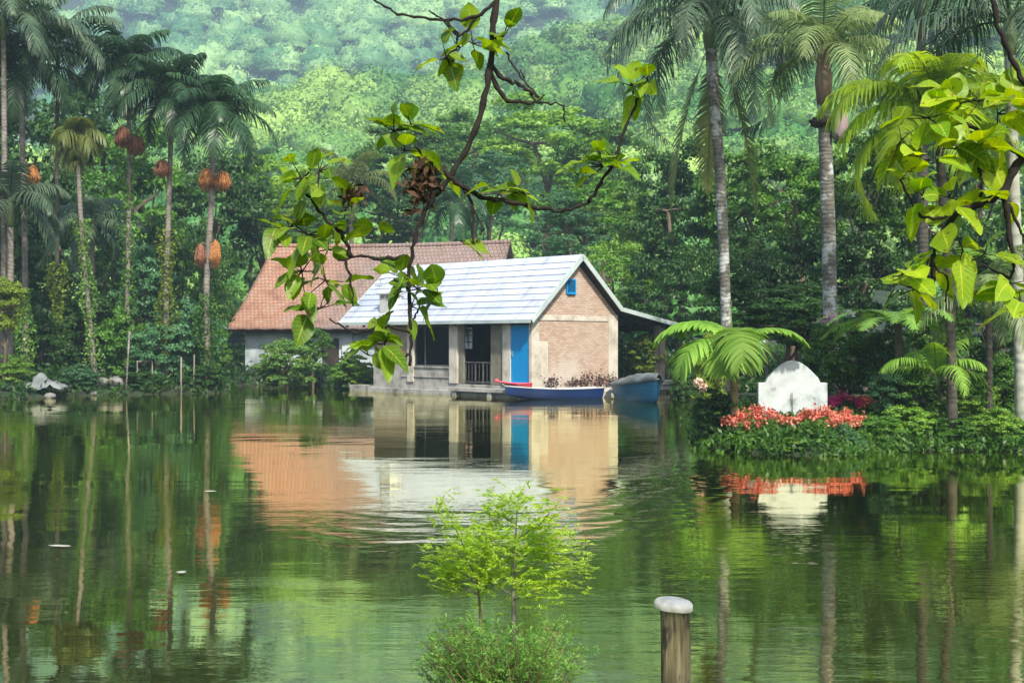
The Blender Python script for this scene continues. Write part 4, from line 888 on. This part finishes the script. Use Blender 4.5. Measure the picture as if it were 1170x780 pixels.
# ---------------------------------------------------------------- boats
def boat(name, p0, p1, beam, z0, f0, f1, hull, rim, label, group='boats moored by the boathouse', inner='white_paint', transom=True, bowrise=.12):
    """p0 = stern, p1 = bow at the waterline (x, y); f0, f1 freeboard at stern and bow"""
    a = Vector((p0[0], p0[1], 0)); b = Vector((p1[0], p1[1], 0)); L_b = (b-a).length; rz = math.atan2(b.y-a.y, b.x-a.x)
    root = empty(name, a, rz, label, 'boat', group)
    def ring(s, off=0):
        wd = beam/2*((.72 if transom else .05)+( .28 if transom else .95)*math.sin(math.pi*min(1, s*1.1)*.5))*(1-s**4*.97 if s > 0 else 1)-off
        if not transom: wd = beam/2*math.sin(math.pi*(.04+.92*s))**.55-off
        wd = max(wd, .012); sh = f0+(f1-f0)*s**1.6-bowrise*math.sin(math.pi*s); kb = z0+(.30*s**3)
        pts = []
        for k in range(-5, 6):
            u = k/5; pts.append((s*L_b+(s-.5)*.14*(1-abs(u))*-1, u*wd*(1-.0*abs(u)) if abs(u) > .99 else math.copysign(abs(u)**.75*wd, u), kb+off+(sh-kb-off)*abs(u)**2.6))
        return pts
    n = 16; V = []; Fc = []
    for i in range(n+1): V += ring(i/n)
    for i in range(n):
        for k in range(10): q = i*11+k; Fc.append((q, q+1, q+12, q+11))
    m = MB(); m.add(V, Fc); m.add([V[k] for k in range(11)], [tuple(range(11))]); m.build('hull', M[hull], root, True)
    m = MB(); V2 = []
    for i in range(n+1): V2 += ring(i/n*.985+.005, .03)
    m.add(V2, Fc); m.build('inside', M[inner], root, True)
    m = MB()
    for sd_ in (0, 10): m.tube([Vector(V[i*11+sd_])+Vector((0, 0, .008)) for i in range(n+1)], .022, 6)
    if transom: m.tube([Vector(V[0]), Vector(V[10])], .024, 6)
    m.build('gunwale', M[rim], root, True)
    for s in (.3, .62):
        r_ = ring(s, .02); m = MB(); m.box(s*L_b-.12, s*L_b+.12, r_[0][1]+.02, r_[10][1]-.02, r_[0][2]-.09, r_[0][2]-.06); m.build('thwart', M['wood_grey'], root)
    return root, L_b
nb_, _ = boat('rowing_boat', (at(686,390,42.4).x, 42.4), (at(577,390,41.2).x, 41.2), .95, -.14, .36, .44, 'navy', 'white_paint', 'navy blue rowing boat with white rim under the gable wall', bowrise=.05)
boat('red_canoe', (at(608,390,42.05).x, 41.78), (at(565,390,41.9).x, 41.9), .42, .36, .52, .60, 'red_paint', 'red_paint', 'faded red canoe end lying beside the navy boat', transom=False, inner='red_paint', bowrise=.03)
bb, BL = boat('covered_boat', (at(712,390,42.4).x, 42.4), (at(752,390,38.8).x, 38.8), 1.2, -.25, .45, .75, 'boat_blue', 'metal_grey', 'bright blue boat with high bow under a grey cover beside the jetty', bowrise=.0)
# tarpaulin cover with sagging domed sheet
n = 22; k_ = 14; V = []; Fc = []
rng = np.random.default_rng(5)
for i in range(n+1):
    s = -.03+1.06*i/n; sc_ = min(max(s, 0), 1); wd = 1.2/2*(.72+.28*math.sin(math.pi*min(1, sc_*1.1)*.5))*(1-sc_**4*.93)+.05; sh = .45+.30*sc_**1.6
    for k in range(k_+1):
        u = -1+2*k/k_; dome = .28*(1-abs(u)**2.2)*math.sin(math.pi*(.12+.80*sc_))**.6; drop = -.07 if abs(u) > .99 else 0
        V.append((s*BL, u*wd*(1.03 if abs(u) > .99 else 1), sh+.035+dome+drop+.02*math.sin(i*1.3+k*.9)*(1-abs(u))+rng.normal()*.004))
for i in range(n):
    for k in range(k_): q = i*(k_+1)+k; Fc.append((q, q+1, q+k_+2, q+k_+1))
tc_ = link('boat_cover', np_mesh('boat_cover', V, Fc), M['tarp'], None, True); tc_.location = bb.location; tc_.rotation_euler = bb.rotation_euler
md = tc_.modifiers.new('thick', 'SOLIDIFY'); md.thickness = .012
tag(tc_, 'grey tarpaulin cover stretched over the bright blue boat', 'boat cover')
# concrete mooring block between the boats
mb_ = MB(); c = at(691, 390, 43.0); 
mb_.prism([(-.2,.18),(.2,.18),(.26,-.7),(-.26,-.7)], 'y', -.25, .25); mb_.box(-.22, .22, -.27, .27, .18, .30); mo = mb_.build('mooring_block', M['plaster'], None, bevel=.01); mo.location = (c.x, 43.0, 0)
tag(mo, 'pale concrete block between the navy boat and the covered boat', 'mooring block')
# potted dark plants along the gable wall foot, on a narrow ledge
lg = MB(); lg.box(.06, .50, .5, 4.6, .18, .30); lg.box(.06, .42, .6, 4.5, -.7, .18); lo = lg.build('ledge', M['concrete'], hs)
rng = np.random.default_rng(9)
for i, (yy, hh, ds_) in enumerate([(.75,.42,'leftmost dry plum plant at the foot of the gable wall'),(1.9,.34,'low wide dry plant left of centre below the gable wall'),(2.5,.5,'tallest dry plum plant below the gable wall'),(3.3,.46,'dry plant right of centre below the gable wall'),(3.95,.34,'rightmost small dry plant near the corner pillar')]):
    wp = Matrix.Rotation(HR, 4, 'Z') @ Vector((.28, yy, .30)) + C0
    rt = empty('dry_plant', wp, 0, ds_, 'plant', 'dry plants along the gable wall')
    P = rng.normal(size=(160, 3))*np.array([.16, .16, hh*.28])+np.array([0, 0, hh*.55]); P[:, 2] = np.clip(P[:, 2], .03, None)
    V = leaf_quads(P, rng, .09, .055); link('foliage', np_mesh('foliage', V, fq(len(V))), M['deadplant'], rt)
    s = MB()
    for k in range(5): s.tube([(0, 0, -.01), (math.cos(k*1.3)*.13, math.sin(k*1.3)*.13, hh*.9)], [.012, .005], 5)
    s.build('stem', M['bark'], rt)
# ---------------------------------------------------------------- white monument
mc_ = at(905, 390, 23.6); mz = hz(mc_.x, mc_.y)
mn = empty('monument', (mc_.x, 23.6, mz), R(-3), 'white arched stone monument with stepped shoulders among coral flowers', 'monument')
hw = 39/F*23.6; zs = H-(437-CY)/F*23.6-mz; zt = H-(412-CY)/F*23.6-mz
poly = [(-hw, -.3), (hw, -.3), (hw, zs), (hw*.80, zs)]
for k in range(1, 24):
    u_ = 1-2*k/24; poly.append((hw*.80*u_, zs+.05+(zt-zs-.05)*math.cos(math.pi/2*u_)**1.05))
poly += [(-hw*.80, zs), (-hw, zs)]
p = MB(); p.prism(poly, 'y', -.09, .09); p.build('slab', M['tomb'], mn, bevel=.012)
p = MB(); p.box(-hw-.06, hw+.06, -.16, .16, -.3, .06); p.build('plinth', M['concrete'], mn, bevel=.01)
p = MB(); p.tube([(.0, -.13, -.1), (-.02, -.13, .62)], .008, 6); o = p.build('thin_rod', M['metal_dark'], None); o.location = (mc_.x-.01, 23.6, mz)
tag(o, 'thin dark rod upright before the white monument', 'rod')
# hanging pale shirt on a line post
sp_ = at(866, 390, 33); g_ = hz(sp_.x, 33); p = MB(); p.tube([(0, 0, -.2), (0, 0, H-(360-CY)/F*33-g_)], .04, 7); o = p.build('clothes_post', M['wood_grey']); o.location = (at(876,390,33).x, 33, g_)
tag(o, 'grey wooden post beside the pale hanging shirt', 'post')
n = 10; V = []; Fc = []
for j in range(9):
    for i in range(n+1):
        u = -1+2*i/n; t_ = j/8; ww = (.30 if t_ < .3 else .20)*(1 - .1*t_); V.append((u*ww, .03*math.sin(u*7+t_*3), -.5*t_-(.10*abs(u) if t_ < .3 else 0)))
for j in range(8):
    for i in range(n): q = j*(n+1)+i; Fc.append((q, q+1, q+n+2, q+n+1))
o = link('shirt', np_mesh('shirt', V, Fc), surf('pale_blue_cloth', [(.35,.5,.62),(.5,.66,.76)], 5, .9), None, True); o.location = at(864, 385, 33); o.modifiers.new('t', 'SOLIDIFY').thickness = .01
tag(o, 'pale blue shirt hanging in the dark garden above the monument', 'shirt')
ln_ = MB(); ln_.tube([(at(780,376,33).x, 33, at(780,376,33).z), (at(866,386,33).x, 33, at(866,386,33).z+.0), (at(940,378,33).x, 33, at(940,378,33).z)], .008, 5); o = ln_.build('clothes_line', M['metal_dark']); tag(o, 'thin dark line the pale shirt hangs from', 'clothes line')
# ---------------------------------------------------------------- left shore clutter
def sheet(name, m, c, sx_, sy_, sz_, seed, label, cat):
    rng = np.random.default_rng(seed); n = 12; V = []; Fc = []
    for j in range(n+1):
        for i in range(n+1):
            u, v = -1+2*i/n, -1+2*j/n; V.append((u*sx_, v*sy_, sz_*(1-.75*max(abs(u), abs(v)))*(1+.3*math.sin(u*4+seed)*math.cos(v*3))+rng.normal()*sz_*.05))
    for j in range(n):
        for i in range(n): q = j*(n+1)+i; Fc.append((q, q+1, q+n+2, q+n+1))
    o = link(name, np_mesh(name, V, Fc), M[m], None, True); o.location = c; o.modifiers.new('t', 'SOLIDIFY').thickness = .02; return tag(o, label, cat)
c = at(50, 440, 42.9); c.z = hz(c.x, c.y)+.05; sheet('tarpaulin', 'tarp', c, .75, .45, .62, 3, 'grey crumpled sheet on the left shore beside a palm foot', 'tarpaulin')
for i, (x, Y, r_, lab) in enumerate([(57,42.2,.2,'dark rock leaning on the grey sheet'),(117,45.3,.28,'pale rock left of the leaning stick'),(133,45.4,.34,'larger pale rock beside the leaning stick'),(375,54.2,.3,'brown rock at the foot of the pale blue wall'),(107,44.3,.14,'small flat stone lying at the left waterline')]):
    c = at(x, 390, Y); o = blob('rock', 'rock', None, (c.x, Y, max(0, hz(c.x, Y))+r_*.35), r_, r_*.8, r_*.6, i+40, .3); tag(o, lab, 'rock', 'rocks along the far shore')
def stick(name, pts, r_, m, label, cat, group=None):
    b0 = pts[-1].copy(); p = MB(); p.tube([q-b0 for q in pts], r_, 6); o = p.build(name, M[m], None, True); o.location = b0; return tag(o, label, cat, group)
stick('stake', [at(207,408,44.8), Vector((at(207,408,44.8).x, 44.8, -.9))], .03, 'wood_grey', 'thin upright stake standing in the water off the left shore', 'stake', 'sticks along the left shore')
stick('stake', [at(148,378,45), at(143,448,45)+Vector((0,0,-.5))], .035, 'palmbark', 'leaning pale stick right of the larger pale rock', 'stick', 'sticks along the left shore')
stick('stake', [at(222,405,46), at(221,440,46)+Vector((0,0,-.4))], .025, 'wood_grey', 'short stake right behind the upright one', 'stake', 'sticks along the left shore')
p = MB(); a0 = at(156,413,46.2); a1 = at(174,412,46.2); p.tube([a0-a0, a1-a0], .03, 6); p.tube([Vector((.03,0,0)), Vector((.03,0,-(a0.z-hz(a0.x,46.2))-.2))], .025, 6); p.tube([a1-a0, a1-a0+Vector((0,0,-(a0.z-hz(a0.x,46.2))-.2))], .025, 6)
o = p.build('pole_trestle', M['wood_grey']); o.location = a0; tag(o, 'small wooden frame of poles among the shore plants', 'frame')
FLT = [(68,622,'long pale sliver floating at far left below the reflected palms'),(207,652,'pale leaf floating left of the reflected orange fruit'),(240,560,'small pale leaf floating below the reflected tiled roof corner')]
for i, (x, y, lab) in enumerate(FLT):
    Y = 1.93*F/(y-CY); c = at(x, y, Y); l = [.10,.04,.05][i]*Y/12*1.3
    p = MB(); p.add([(-l,0,.012),(-l*.3,.03,.016),(l*.6,.025,.016),(l,0,.012),(l*.5,-.03,.010),(-l*.4,-.025,.010),(0,0,.006)], [(0,1,6),(1,2,6),(2,3,6),(3,4,6),(4,5,6),(5,0,6)])
    o = p.build('floating_leaf', M['concrete']); o.location = (c.x, Y, 0); o.rotation_euler = (0, 0, .1*i-.2); tag(o, lab, 'leaf', 'leaves floating on the pond')
# ---------------------------------------------------------------- foreground: capped post
pc = at(770, 390, 5.1); gz = hz(pc.x, 5.1)
po = empty('wooden_post', (pc.x, 5.1, gz), 0, 'rough wooden post with a cream cap standing at the near bank', 'post')
zt = at(770, 692, 5.1).z-gz; rp = 16.8/F*5.1
V = []; Fc = []; ns, nh = 40, 40; rng = np.random.default_rng(2)
fl = [rng.uniform(0, 6.3) for _ in range(5)]
for j in range(nh+1):
    z = -.3+(zt+.3)*j/nh
    for i in range(ns):
        a = 2*math.pi*i/ns; k = 1+.03*math.sin(a*3+fl[0])+.025*math.sin(a*7+fl[1]+z*2)+.012*math.sin(a*13+z*5)+.02*math.sin(z*9+a*2)
        k -= .10*max(0, math.cos(a-4.3-z*.3))**60*(1 if z > .1 else .5); k -= .07*max(0, math.cos(a-5.3+z*.5))**80
        V.append((rp*k*math.cos(a)+.006*math.sin(z*6), rp*k*math.sin(a), z))
for j in range(nh):
    for i in range(ns): Fc.append((j*ns+i, j*ns+(i+1) % ns, (j+1)*ns+(i+1) % ns, (j+1)*ns+i))
def postmat():
    m, nt, N, L = mat('weathered_log')
    out = N.new('ShaderNodeOutputMaterial'); b = N.new('ShaderNodeBsdfPrincipled'); L.new(b.outputs[0], out.inputs[0]); b.inputs['Roughness'].default_value = .85
    c1, n1, s1 = noise_mix(N, L, [(.05,.04,.016),(.17,.14,.065),(.32,.27,.15)], 45, stretch=(1,1,.07), pos=[.32,.5,.68]); c2, n2, s2 = noise_mix(N, L, [(0,0,0),(1,1,1)], 16, stretch=(1,1,.3), pos=[.50,.58])
    mx = N.new('ShaderNodeMix'); mx.data_type = 'RGBA'; L.new(c2, mx.inputs[0]); L.new(c1, mx.inputs[6]); mx.inputs[7].default_value = (.055,.045,.022,1); L.new(mx.outputs[2], b.inputs['Base Color'])
    bp = N.new('ShaderNodeBump'); bp.inputs['Distance'].default_value = .006; L.new(n1.outputs[0], bp.inputs['Height']); L.new(bp.outputs[0], b.inputs['Normal']); return m
link('post', np_mesh('post', V, Fc), postmat(), po, True)
V = []; Fc = []; pr = [(0, .018), (.035, .0175), (.058, .014), (.070, .009), (.0735, .0065), (.079, .001), (.0805, -.004), (.081, -.018), (.0795, -.021), (.070, -.022), (.064, -.018), (0, -.016)]
for (r_, z) in pr:
    for i in range(40):
        a = 2*math.pi*i/40; V.append((r_*math.cos(a)*(1+.012*math.sin(3*a)), r_*math.sin(a)*(1+.012*math.cos(4*a)), z+(.0015*math.sin(3*a) if r_ > .06 else 0)))
for j in range(len(pr)-1):
    for i in range(40): Fc.append((j*40+i, j*40+(i+1) % 40, (j+1)*40+(i+1) % 40, (j+1)*40+i))
o = link('cap', np_mesh('cap', V, Fc), M['cap'], po, True); o.location = (0, 0, zt+.012); o.rotation_euler = (R(3), R(5), 0)
# ---------------------------------------------------------------- foreground leaves
def curved_leaves(B, Dr, rng, L, W, curl=.34, fold=.22, n=6):
    """B base points, Dr directions; n segments; returns V, quads"""
    m = len(B); Dr = Dr/np.linalg.norm(Dr, axis=1)[:, None]
    r = rng.normal(size=(m, 3))*.45; r[:, 2] += 1; S = np.cross(Dr, r); S /= np.linalg.norm(S, axis=1)[:, None]+1e-9; U = np.cross(S, Dr); U *= np.sign(U[:, 2:3]+1e-6)
    l = L*rng.uniform(.65, 1.25, m); w_ = W*rng.uniform(.8, 1.2, m)*(l/L); cu = curl*rng.uniform(.2, 1.4, m)
    V = np.empty((m, (n+1)*3, 3)); wav = rng.uniform(0, 6.3, m)
    for k in range(n+1):
        s = k/n; wf = (math.sin(math.pi*min(1, s**.8*.97+.03))**.75); p = B+Dr*(l*s)[:, None]-np.array([0, 0, 1])*(cu*l*s*s)[:, None]
        rip = (np.sin(wav+s*9)*.06*w_)[:, None]*U
        V[:, k*3] = p+S*(w_*wf*.5)[:, None]+U*(fold*w_*wf*.5)[:, None]+rip; V[:, k*3+1] = p; V[:, k*3+2] = p-S*(w_*wf*.5)[:, None]+U*(fold*w_*wf*.5)[:, None]-rip
    q = []
    for k in range(n): q += [(k*3, k*3+1, k*3+4, k*3+3), (k*3+1, k*3+2, k*3+5, k*3+4)]
    q = np.array(q); Fq = (q[None]+(np.arange(m)*(n+1)*3)[:, None, None]).reshape(-1, 4)
    return V.reshape(-1, 3), Fq
def leaf_attrs(o, skip, count, n=6):
    me = o.data; ac = np.tile(np.array([1., 0., -1.]), (n+1)*count); al = np.tile(np.repeat(np.arange(n+1)/n, 3), count)
    for nm, v in (('across', ac), ('along', al)):
        a = me.attributes.new(nm, 'FLOAT', 'POINT'); a.data.foreach_set('value', np.concatenate([np.ones(skip)*.5, v]).astype(np.float32))
def branch_thing(name, label, cat, main, twigs, clusters, Y, m, seed, L=.10, W=.05, scale=1, dens=1):
    """main/twigs: lists of (px, py[, dY]) with radius px; clusters: (px, py, spread px, count)"""
    org = at(main[0][0][0], main[0][0][1], Y); root = empty(name, org, 0, label, cat, 'branches hanging into the view')
    rng = np.random.default_rng(seed)
    for i, (pts, r0, r1) in enumerate([main]+twigs):
        P = smoothpts([at(p[0], p[1], Y+(p[2] if len(p) > 2 else 0))-org for p in pts], 5); k = len(P)
        P = [p+Vector(rng.normal(size=3)*.0022*(0 if j in (0, k-1) else 1)) for j, p in enumerate(P)]
        b = MB(); b.tube(P, [((r0+(r1-r0)*j/(k-1))*(1+.18*math.sin(j*2.1)))/F*Y for j in range(k)], 8); b.build('limb' if i == 0 else 'twig', M['twig'], root, True)
    for (x, y, sp, n, *rest) in clusters:
        B = []; D = []; tw = MB(); n = max(1, round(n*dens))
        dy = rest[0] if rest else 0
        c = np.array(at(x, y, Y+dy)-org); s = sp/F*Y
        for j in range(n):
            d = rng.normal(size=3); d[1] *= .8; d[2] = d[2]*.7+.1; d /= np.linalg.norm(d); e = c+d*s*rng.uniform(.1, .62)
            B.append(e); d2 = d+rng.normal(size=3)*.35; d2[2] -= .02; D.append(d2)
            tw.tube([c, e], [.0022, .0012], 4, False)
        V, Fq = curved_leaves(np.array(B), np.array(D), rng, L*scale, W*scale)
        k0 = len(tw.v); tw.cur = 1; tw.add(V.tolist(), Fq.tolist()); o_c = tw.build('leaf_cluster', [M['twig'], M[m]], root, True); leaf_attrs(o_c, k0, n)
    return root, org
# central hanging branch
cb_, org = branch_thing('hanging_branch', 'dark forked branch hanging from the top centre with broad green leaves', 'branch',
    ([(575,-90),(567,0),(563,50),(554,110),(538,160),(515,200),(493,228),(478,262),(468,300),(467,340),(470,380),(468,418)], 4.4, 1.7),
    [([(566,2),(545,18),(512,24),(478,20),(450,14),(425,-2)], 2.2, 1.2), ([(545,18),(525,40),(505,22),(490,12)], 1.8, .9), ([(512,24),(523,48),(508,68)], 1.8, .9),
     ([(558,72),(575,90),(592,96),(606,105),(616,112)], 3.0, 1.6), ([(558,78),(570,104),(582,116),(600,117),(620,117),(645,121)], 3.4, 1.0), ([(645,121),(646,140)], 1.2, .9), ([(606,105),(612,116),(622,108)], 1.4, .8),
     ([(578,60),(590,80),(604,100)], 1.2, .8), ([(616,112),(600,92),(595,80)], 1.1,.7),
     ([(508,196),(524,212),(548,224),(580,230),(615,237),(645,240),(672,232)], 3.2, 2.0), ([(672,232),(688,205),(705,175),(722,128),(730,112)], 2.2, 1.4),
     ([(530,216),(540,236),(541,278)], 1.9, 1.2), ([(541,236),(552,258),(548,268)], 1.2, .8),
     ([(466,293),(440,296),(410,293),(386,297)], 2.6, 1.2), ([(402,294),(390,268),(372,250),(355,228),(345,214)], 2.6, 1.4), ([(395,297),(401,320),(404,350)], 1.8, 1.0), ([(400,270),(388,262)], 1.2, 1),
     ([(469,380),(440,372),(408,380),(376,364)], 1.8, 1.0), ([(468,405),(455,413),(440,410),(430,404)], 1.6, .9), ([(468,372),(474,360),(482,345)], 1.4, .9), ([(467,330),(450,318)], 1.4, 1)],
    [(345,205,48,11),(365,195,40,8),(330,260,40,8),(352,268,44,9),(345,310,46,11),(372,320,40,9),(366,352,36,7),(395,238,30,6),
     (450,150,36,10),(470,145,30,6),(462,172,30,5),(430,262,26,3),(375,285,30,6),(500,195,20,3),
     (510,66,26,7),(540,50,30,6),(575,42,28,4),(525,55,20,4),
     (575,218,34,8),(600,222,22,4),(690,190,38,12),(700,180,26,6),(722,98,26,8),(740,92,18,4),(660,200,16,2),
     (462,318,34,7),(478,330,34,7),(500,335,26,4),(470,350,26,4),(425,388,34,8),(440,392,24,5),(420,405,20,3),(526,275,14,2),(545,275,10,1)],
    3.3, 'branch_leaf', 11, L=.070, W=.047)
# brown dried nest of leaves where the branch forks
rng = np.random.default_rng(4); P = rng.normal(size=(150, 3))*np.array([.025, .025, .03]); V = leaf_quads(P, rng, .042, .014)
o = link('dry_leaf_clump', np_mesh('dry_leaf_clump', V, fq(len(V))), M['dead'], cb_); o.location = at(482, 210, 3.3)-org
P = rng.normal(size=(40, 3))*np.array([.02, .02, .014]); V = leaf_quads(P, rng, .05, .012)
o = link('dry_leaf_clump', np_mesh('dry_leaf_clump', V, fq(len(V))), M['dead'], cb_); o.location = at(404, 222, 3.3)-org
# right hand branch with backlit lime leaves
branch_thing('leafy_branch', 'branch with large backlit lime green leaves reaching in from the right edge', 'branch',
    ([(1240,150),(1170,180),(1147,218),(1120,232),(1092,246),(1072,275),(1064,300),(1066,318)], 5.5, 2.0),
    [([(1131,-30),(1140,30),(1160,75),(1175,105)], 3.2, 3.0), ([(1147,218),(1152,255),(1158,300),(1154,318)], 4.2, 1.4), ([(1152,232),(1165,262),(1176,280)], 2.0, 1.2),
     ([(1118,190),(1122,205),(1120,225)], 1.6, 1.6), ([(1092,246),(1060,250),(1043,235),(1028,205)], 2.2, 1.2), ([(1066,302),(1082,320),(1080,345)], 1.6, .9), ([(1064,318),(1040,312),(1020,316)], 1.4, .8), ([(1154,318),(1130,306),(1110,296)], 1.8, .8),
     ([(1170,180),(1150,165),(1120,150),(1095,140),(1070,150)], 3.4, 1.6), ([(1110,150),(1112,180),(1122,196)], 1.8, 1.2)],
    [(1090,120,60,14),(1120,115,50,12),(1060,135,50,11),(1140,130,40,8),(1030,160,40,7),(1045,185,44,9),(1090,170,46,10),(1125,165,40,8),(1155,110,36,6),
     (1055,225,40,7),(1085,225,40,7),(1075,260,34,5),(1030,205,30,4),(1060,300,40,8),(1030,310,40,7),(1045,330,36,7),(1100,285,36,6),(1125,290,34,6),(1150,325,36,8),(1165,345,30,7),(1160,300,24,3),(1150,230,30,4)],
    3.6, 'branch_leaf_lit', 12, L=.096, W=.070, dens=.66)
# ---------------------------------------------------------------- foreground sapling
def feather_leaves(pts, rng, L, n_leaf, m, parent, name, dirs=None):
    """small compound leaves: a midrib with paired leaflets"""
    B = []; D = []
    for i, p in enumerate(pts):
        d = rng.normal(size=3); d[2] = abs(d[2])*.5+.15
        if dirs is not None: d = d*.5+dirs[i]
        d /= np.linalg.norm(d); sd = np.cross(d, [0, 0, 1]); sd /= np.linalg.norm(sd)+1e-6; l = L*rng.uniform(.7, 1.3)
        for k in range(n_leaf):
            s = (k+1)/n_leaf; q = p+d*l*s+np.array([0, 0, -.25])*l*s*s
            for sg in (1, -1): B.append(q); D.append(sd*sg+d*.8+rng.normal(size=3)*.2)
    V, Fq = curved_leaves(np.array(B), np.array(D), rng, L*.42, L*.13, .25, .1, 2)
    return link(name, np_mesh(name, V, Fq), M[m], parent)
Ys = 5.0; sb = at(586, 390, Ys); sg_ = hz(sb.x, Ys); sp0 = Vector((sb.x, Ys, sg_)); sap = empty('sapling', sp0, 0, 'slender sapling with bright feathery leaves rising before the pond', 'sapling')
S_ = lambda x, y, dy=0: at(x, y, Ys+dy)-sp0
t = MB(); t.tube(smoothpts([Vector((0, 0, -.1)), S_(587,720), S_(586,660), S_(588,640), S_(590,600), S_(592,567)], 5), [.0115-.0105*i/25 for i in range(26)], 7); t.build('stem', M['palmbark'], sap, True)
t = MB(); t.tube(smoothpts([Vector((-.13, .03, -.1)), S_(550,740,.05), S_(548,690,.05), S_(545,665,.05), S_(540,640,.05)], 5), [.009-.006*i/20 for i in range(21)], 7); t.build('stem', M['rope_green'], sap, True)
brs = [((587,660),(560,640),(520,630)), ((588,655),(620,640),(645,625)), ((587,670),(630,660),(660,650)), ((589,630),(560,615),(545,600)), ((590,615),(615,600),(628,585)), ((547,670),(525,650),(500,640)), ((548,680),(520,665),(505,655)),
       ((587,680),(560,665),(555,650)), ((587,685),(610,675),(618,660)), ((590,600),(575,590),(565,582)), ((590,640),(610,628),(620,612)), ((545,665),(530,625),(512,585))]
t = MB(); pts = []; dirs = []; rng = np.random.default_rng(31)
for (a, b, c) in brs:
    q = [S_(*a), S_(*b, rng.uniform(-.12, .12)), S_(*c, rng.uniform(-.25, .25))]; P = smoothpts(q, 6); t.tube(P, [.0045-.003*i/(len(P)-1) for i in range(len(P))], 5)
    for i in range(3, len(P)):
        for _ in range(9): pts.append(np.array(P[i])+rng.normal(size=3)*.035); dirs.append(np.array((P[i]-P[i-1]).normalized()))
for (x, y, n, s) in [(590,580,30,.035),(592,572,14,.02),(570,625,80,.06),(600,625,60,.06),(560,650,60,.06),(590,650,50,.06)]:
    for _ in range(n): pts.append(np.array(S_(x, y, rng.uniform(-.15, .15)))+rng.normal(size=3)*s*np.array([1, 1, .7])); dirs.append(np.array([0, 0, .3]))
t.build('twigs', M['palmbark'], sap, True)
feather_leaves(pts, rng, .055, 5, 'sapling', sap, 'leaves', dirs)
bu = empty('shrub', Vector((sb.x-.03, 4.85, hz(sb.x, 4.85))), 0, 'low leafy bush at the foot of the bright sapling', 'shrub'); bo = bu.location.copy()
rng = np.random.default_rng(33); pts = []; dirs = []; t = MB()
for i in range(150):
    x = rng.uniform(478, 670); top = 712+30*abs((x-575)/100)**2+rng.uniform(-12, 30) + (12 if 560 < x < 620 else 0); dy = rng.uniform(-.3, .3)
    e = np.array(at(x, top, 4.9+dy)-bo); b_0 = np.array([rng.normal()*.06, rng.normal()*.06, -.05]); mid = (e+b_0)/2+np.array([0, 0, .03])
    t.tube([b_0, mid, e], [.004, .003, .0015], 4, False)
    for k in range(20): s = rng.uniform(.35, 1.0); pts.append(b_0+(e-b_0)*s+rng.normal(size=3)*.028); dirs.append((e-b_0)/np.linalg.norm(e-b_0)*.8)
t.build('stem', M['rope_green'], bu); feather_leaves(pts, rng, .05, 4, 'bush_low', bu, 'foliage', dirs)
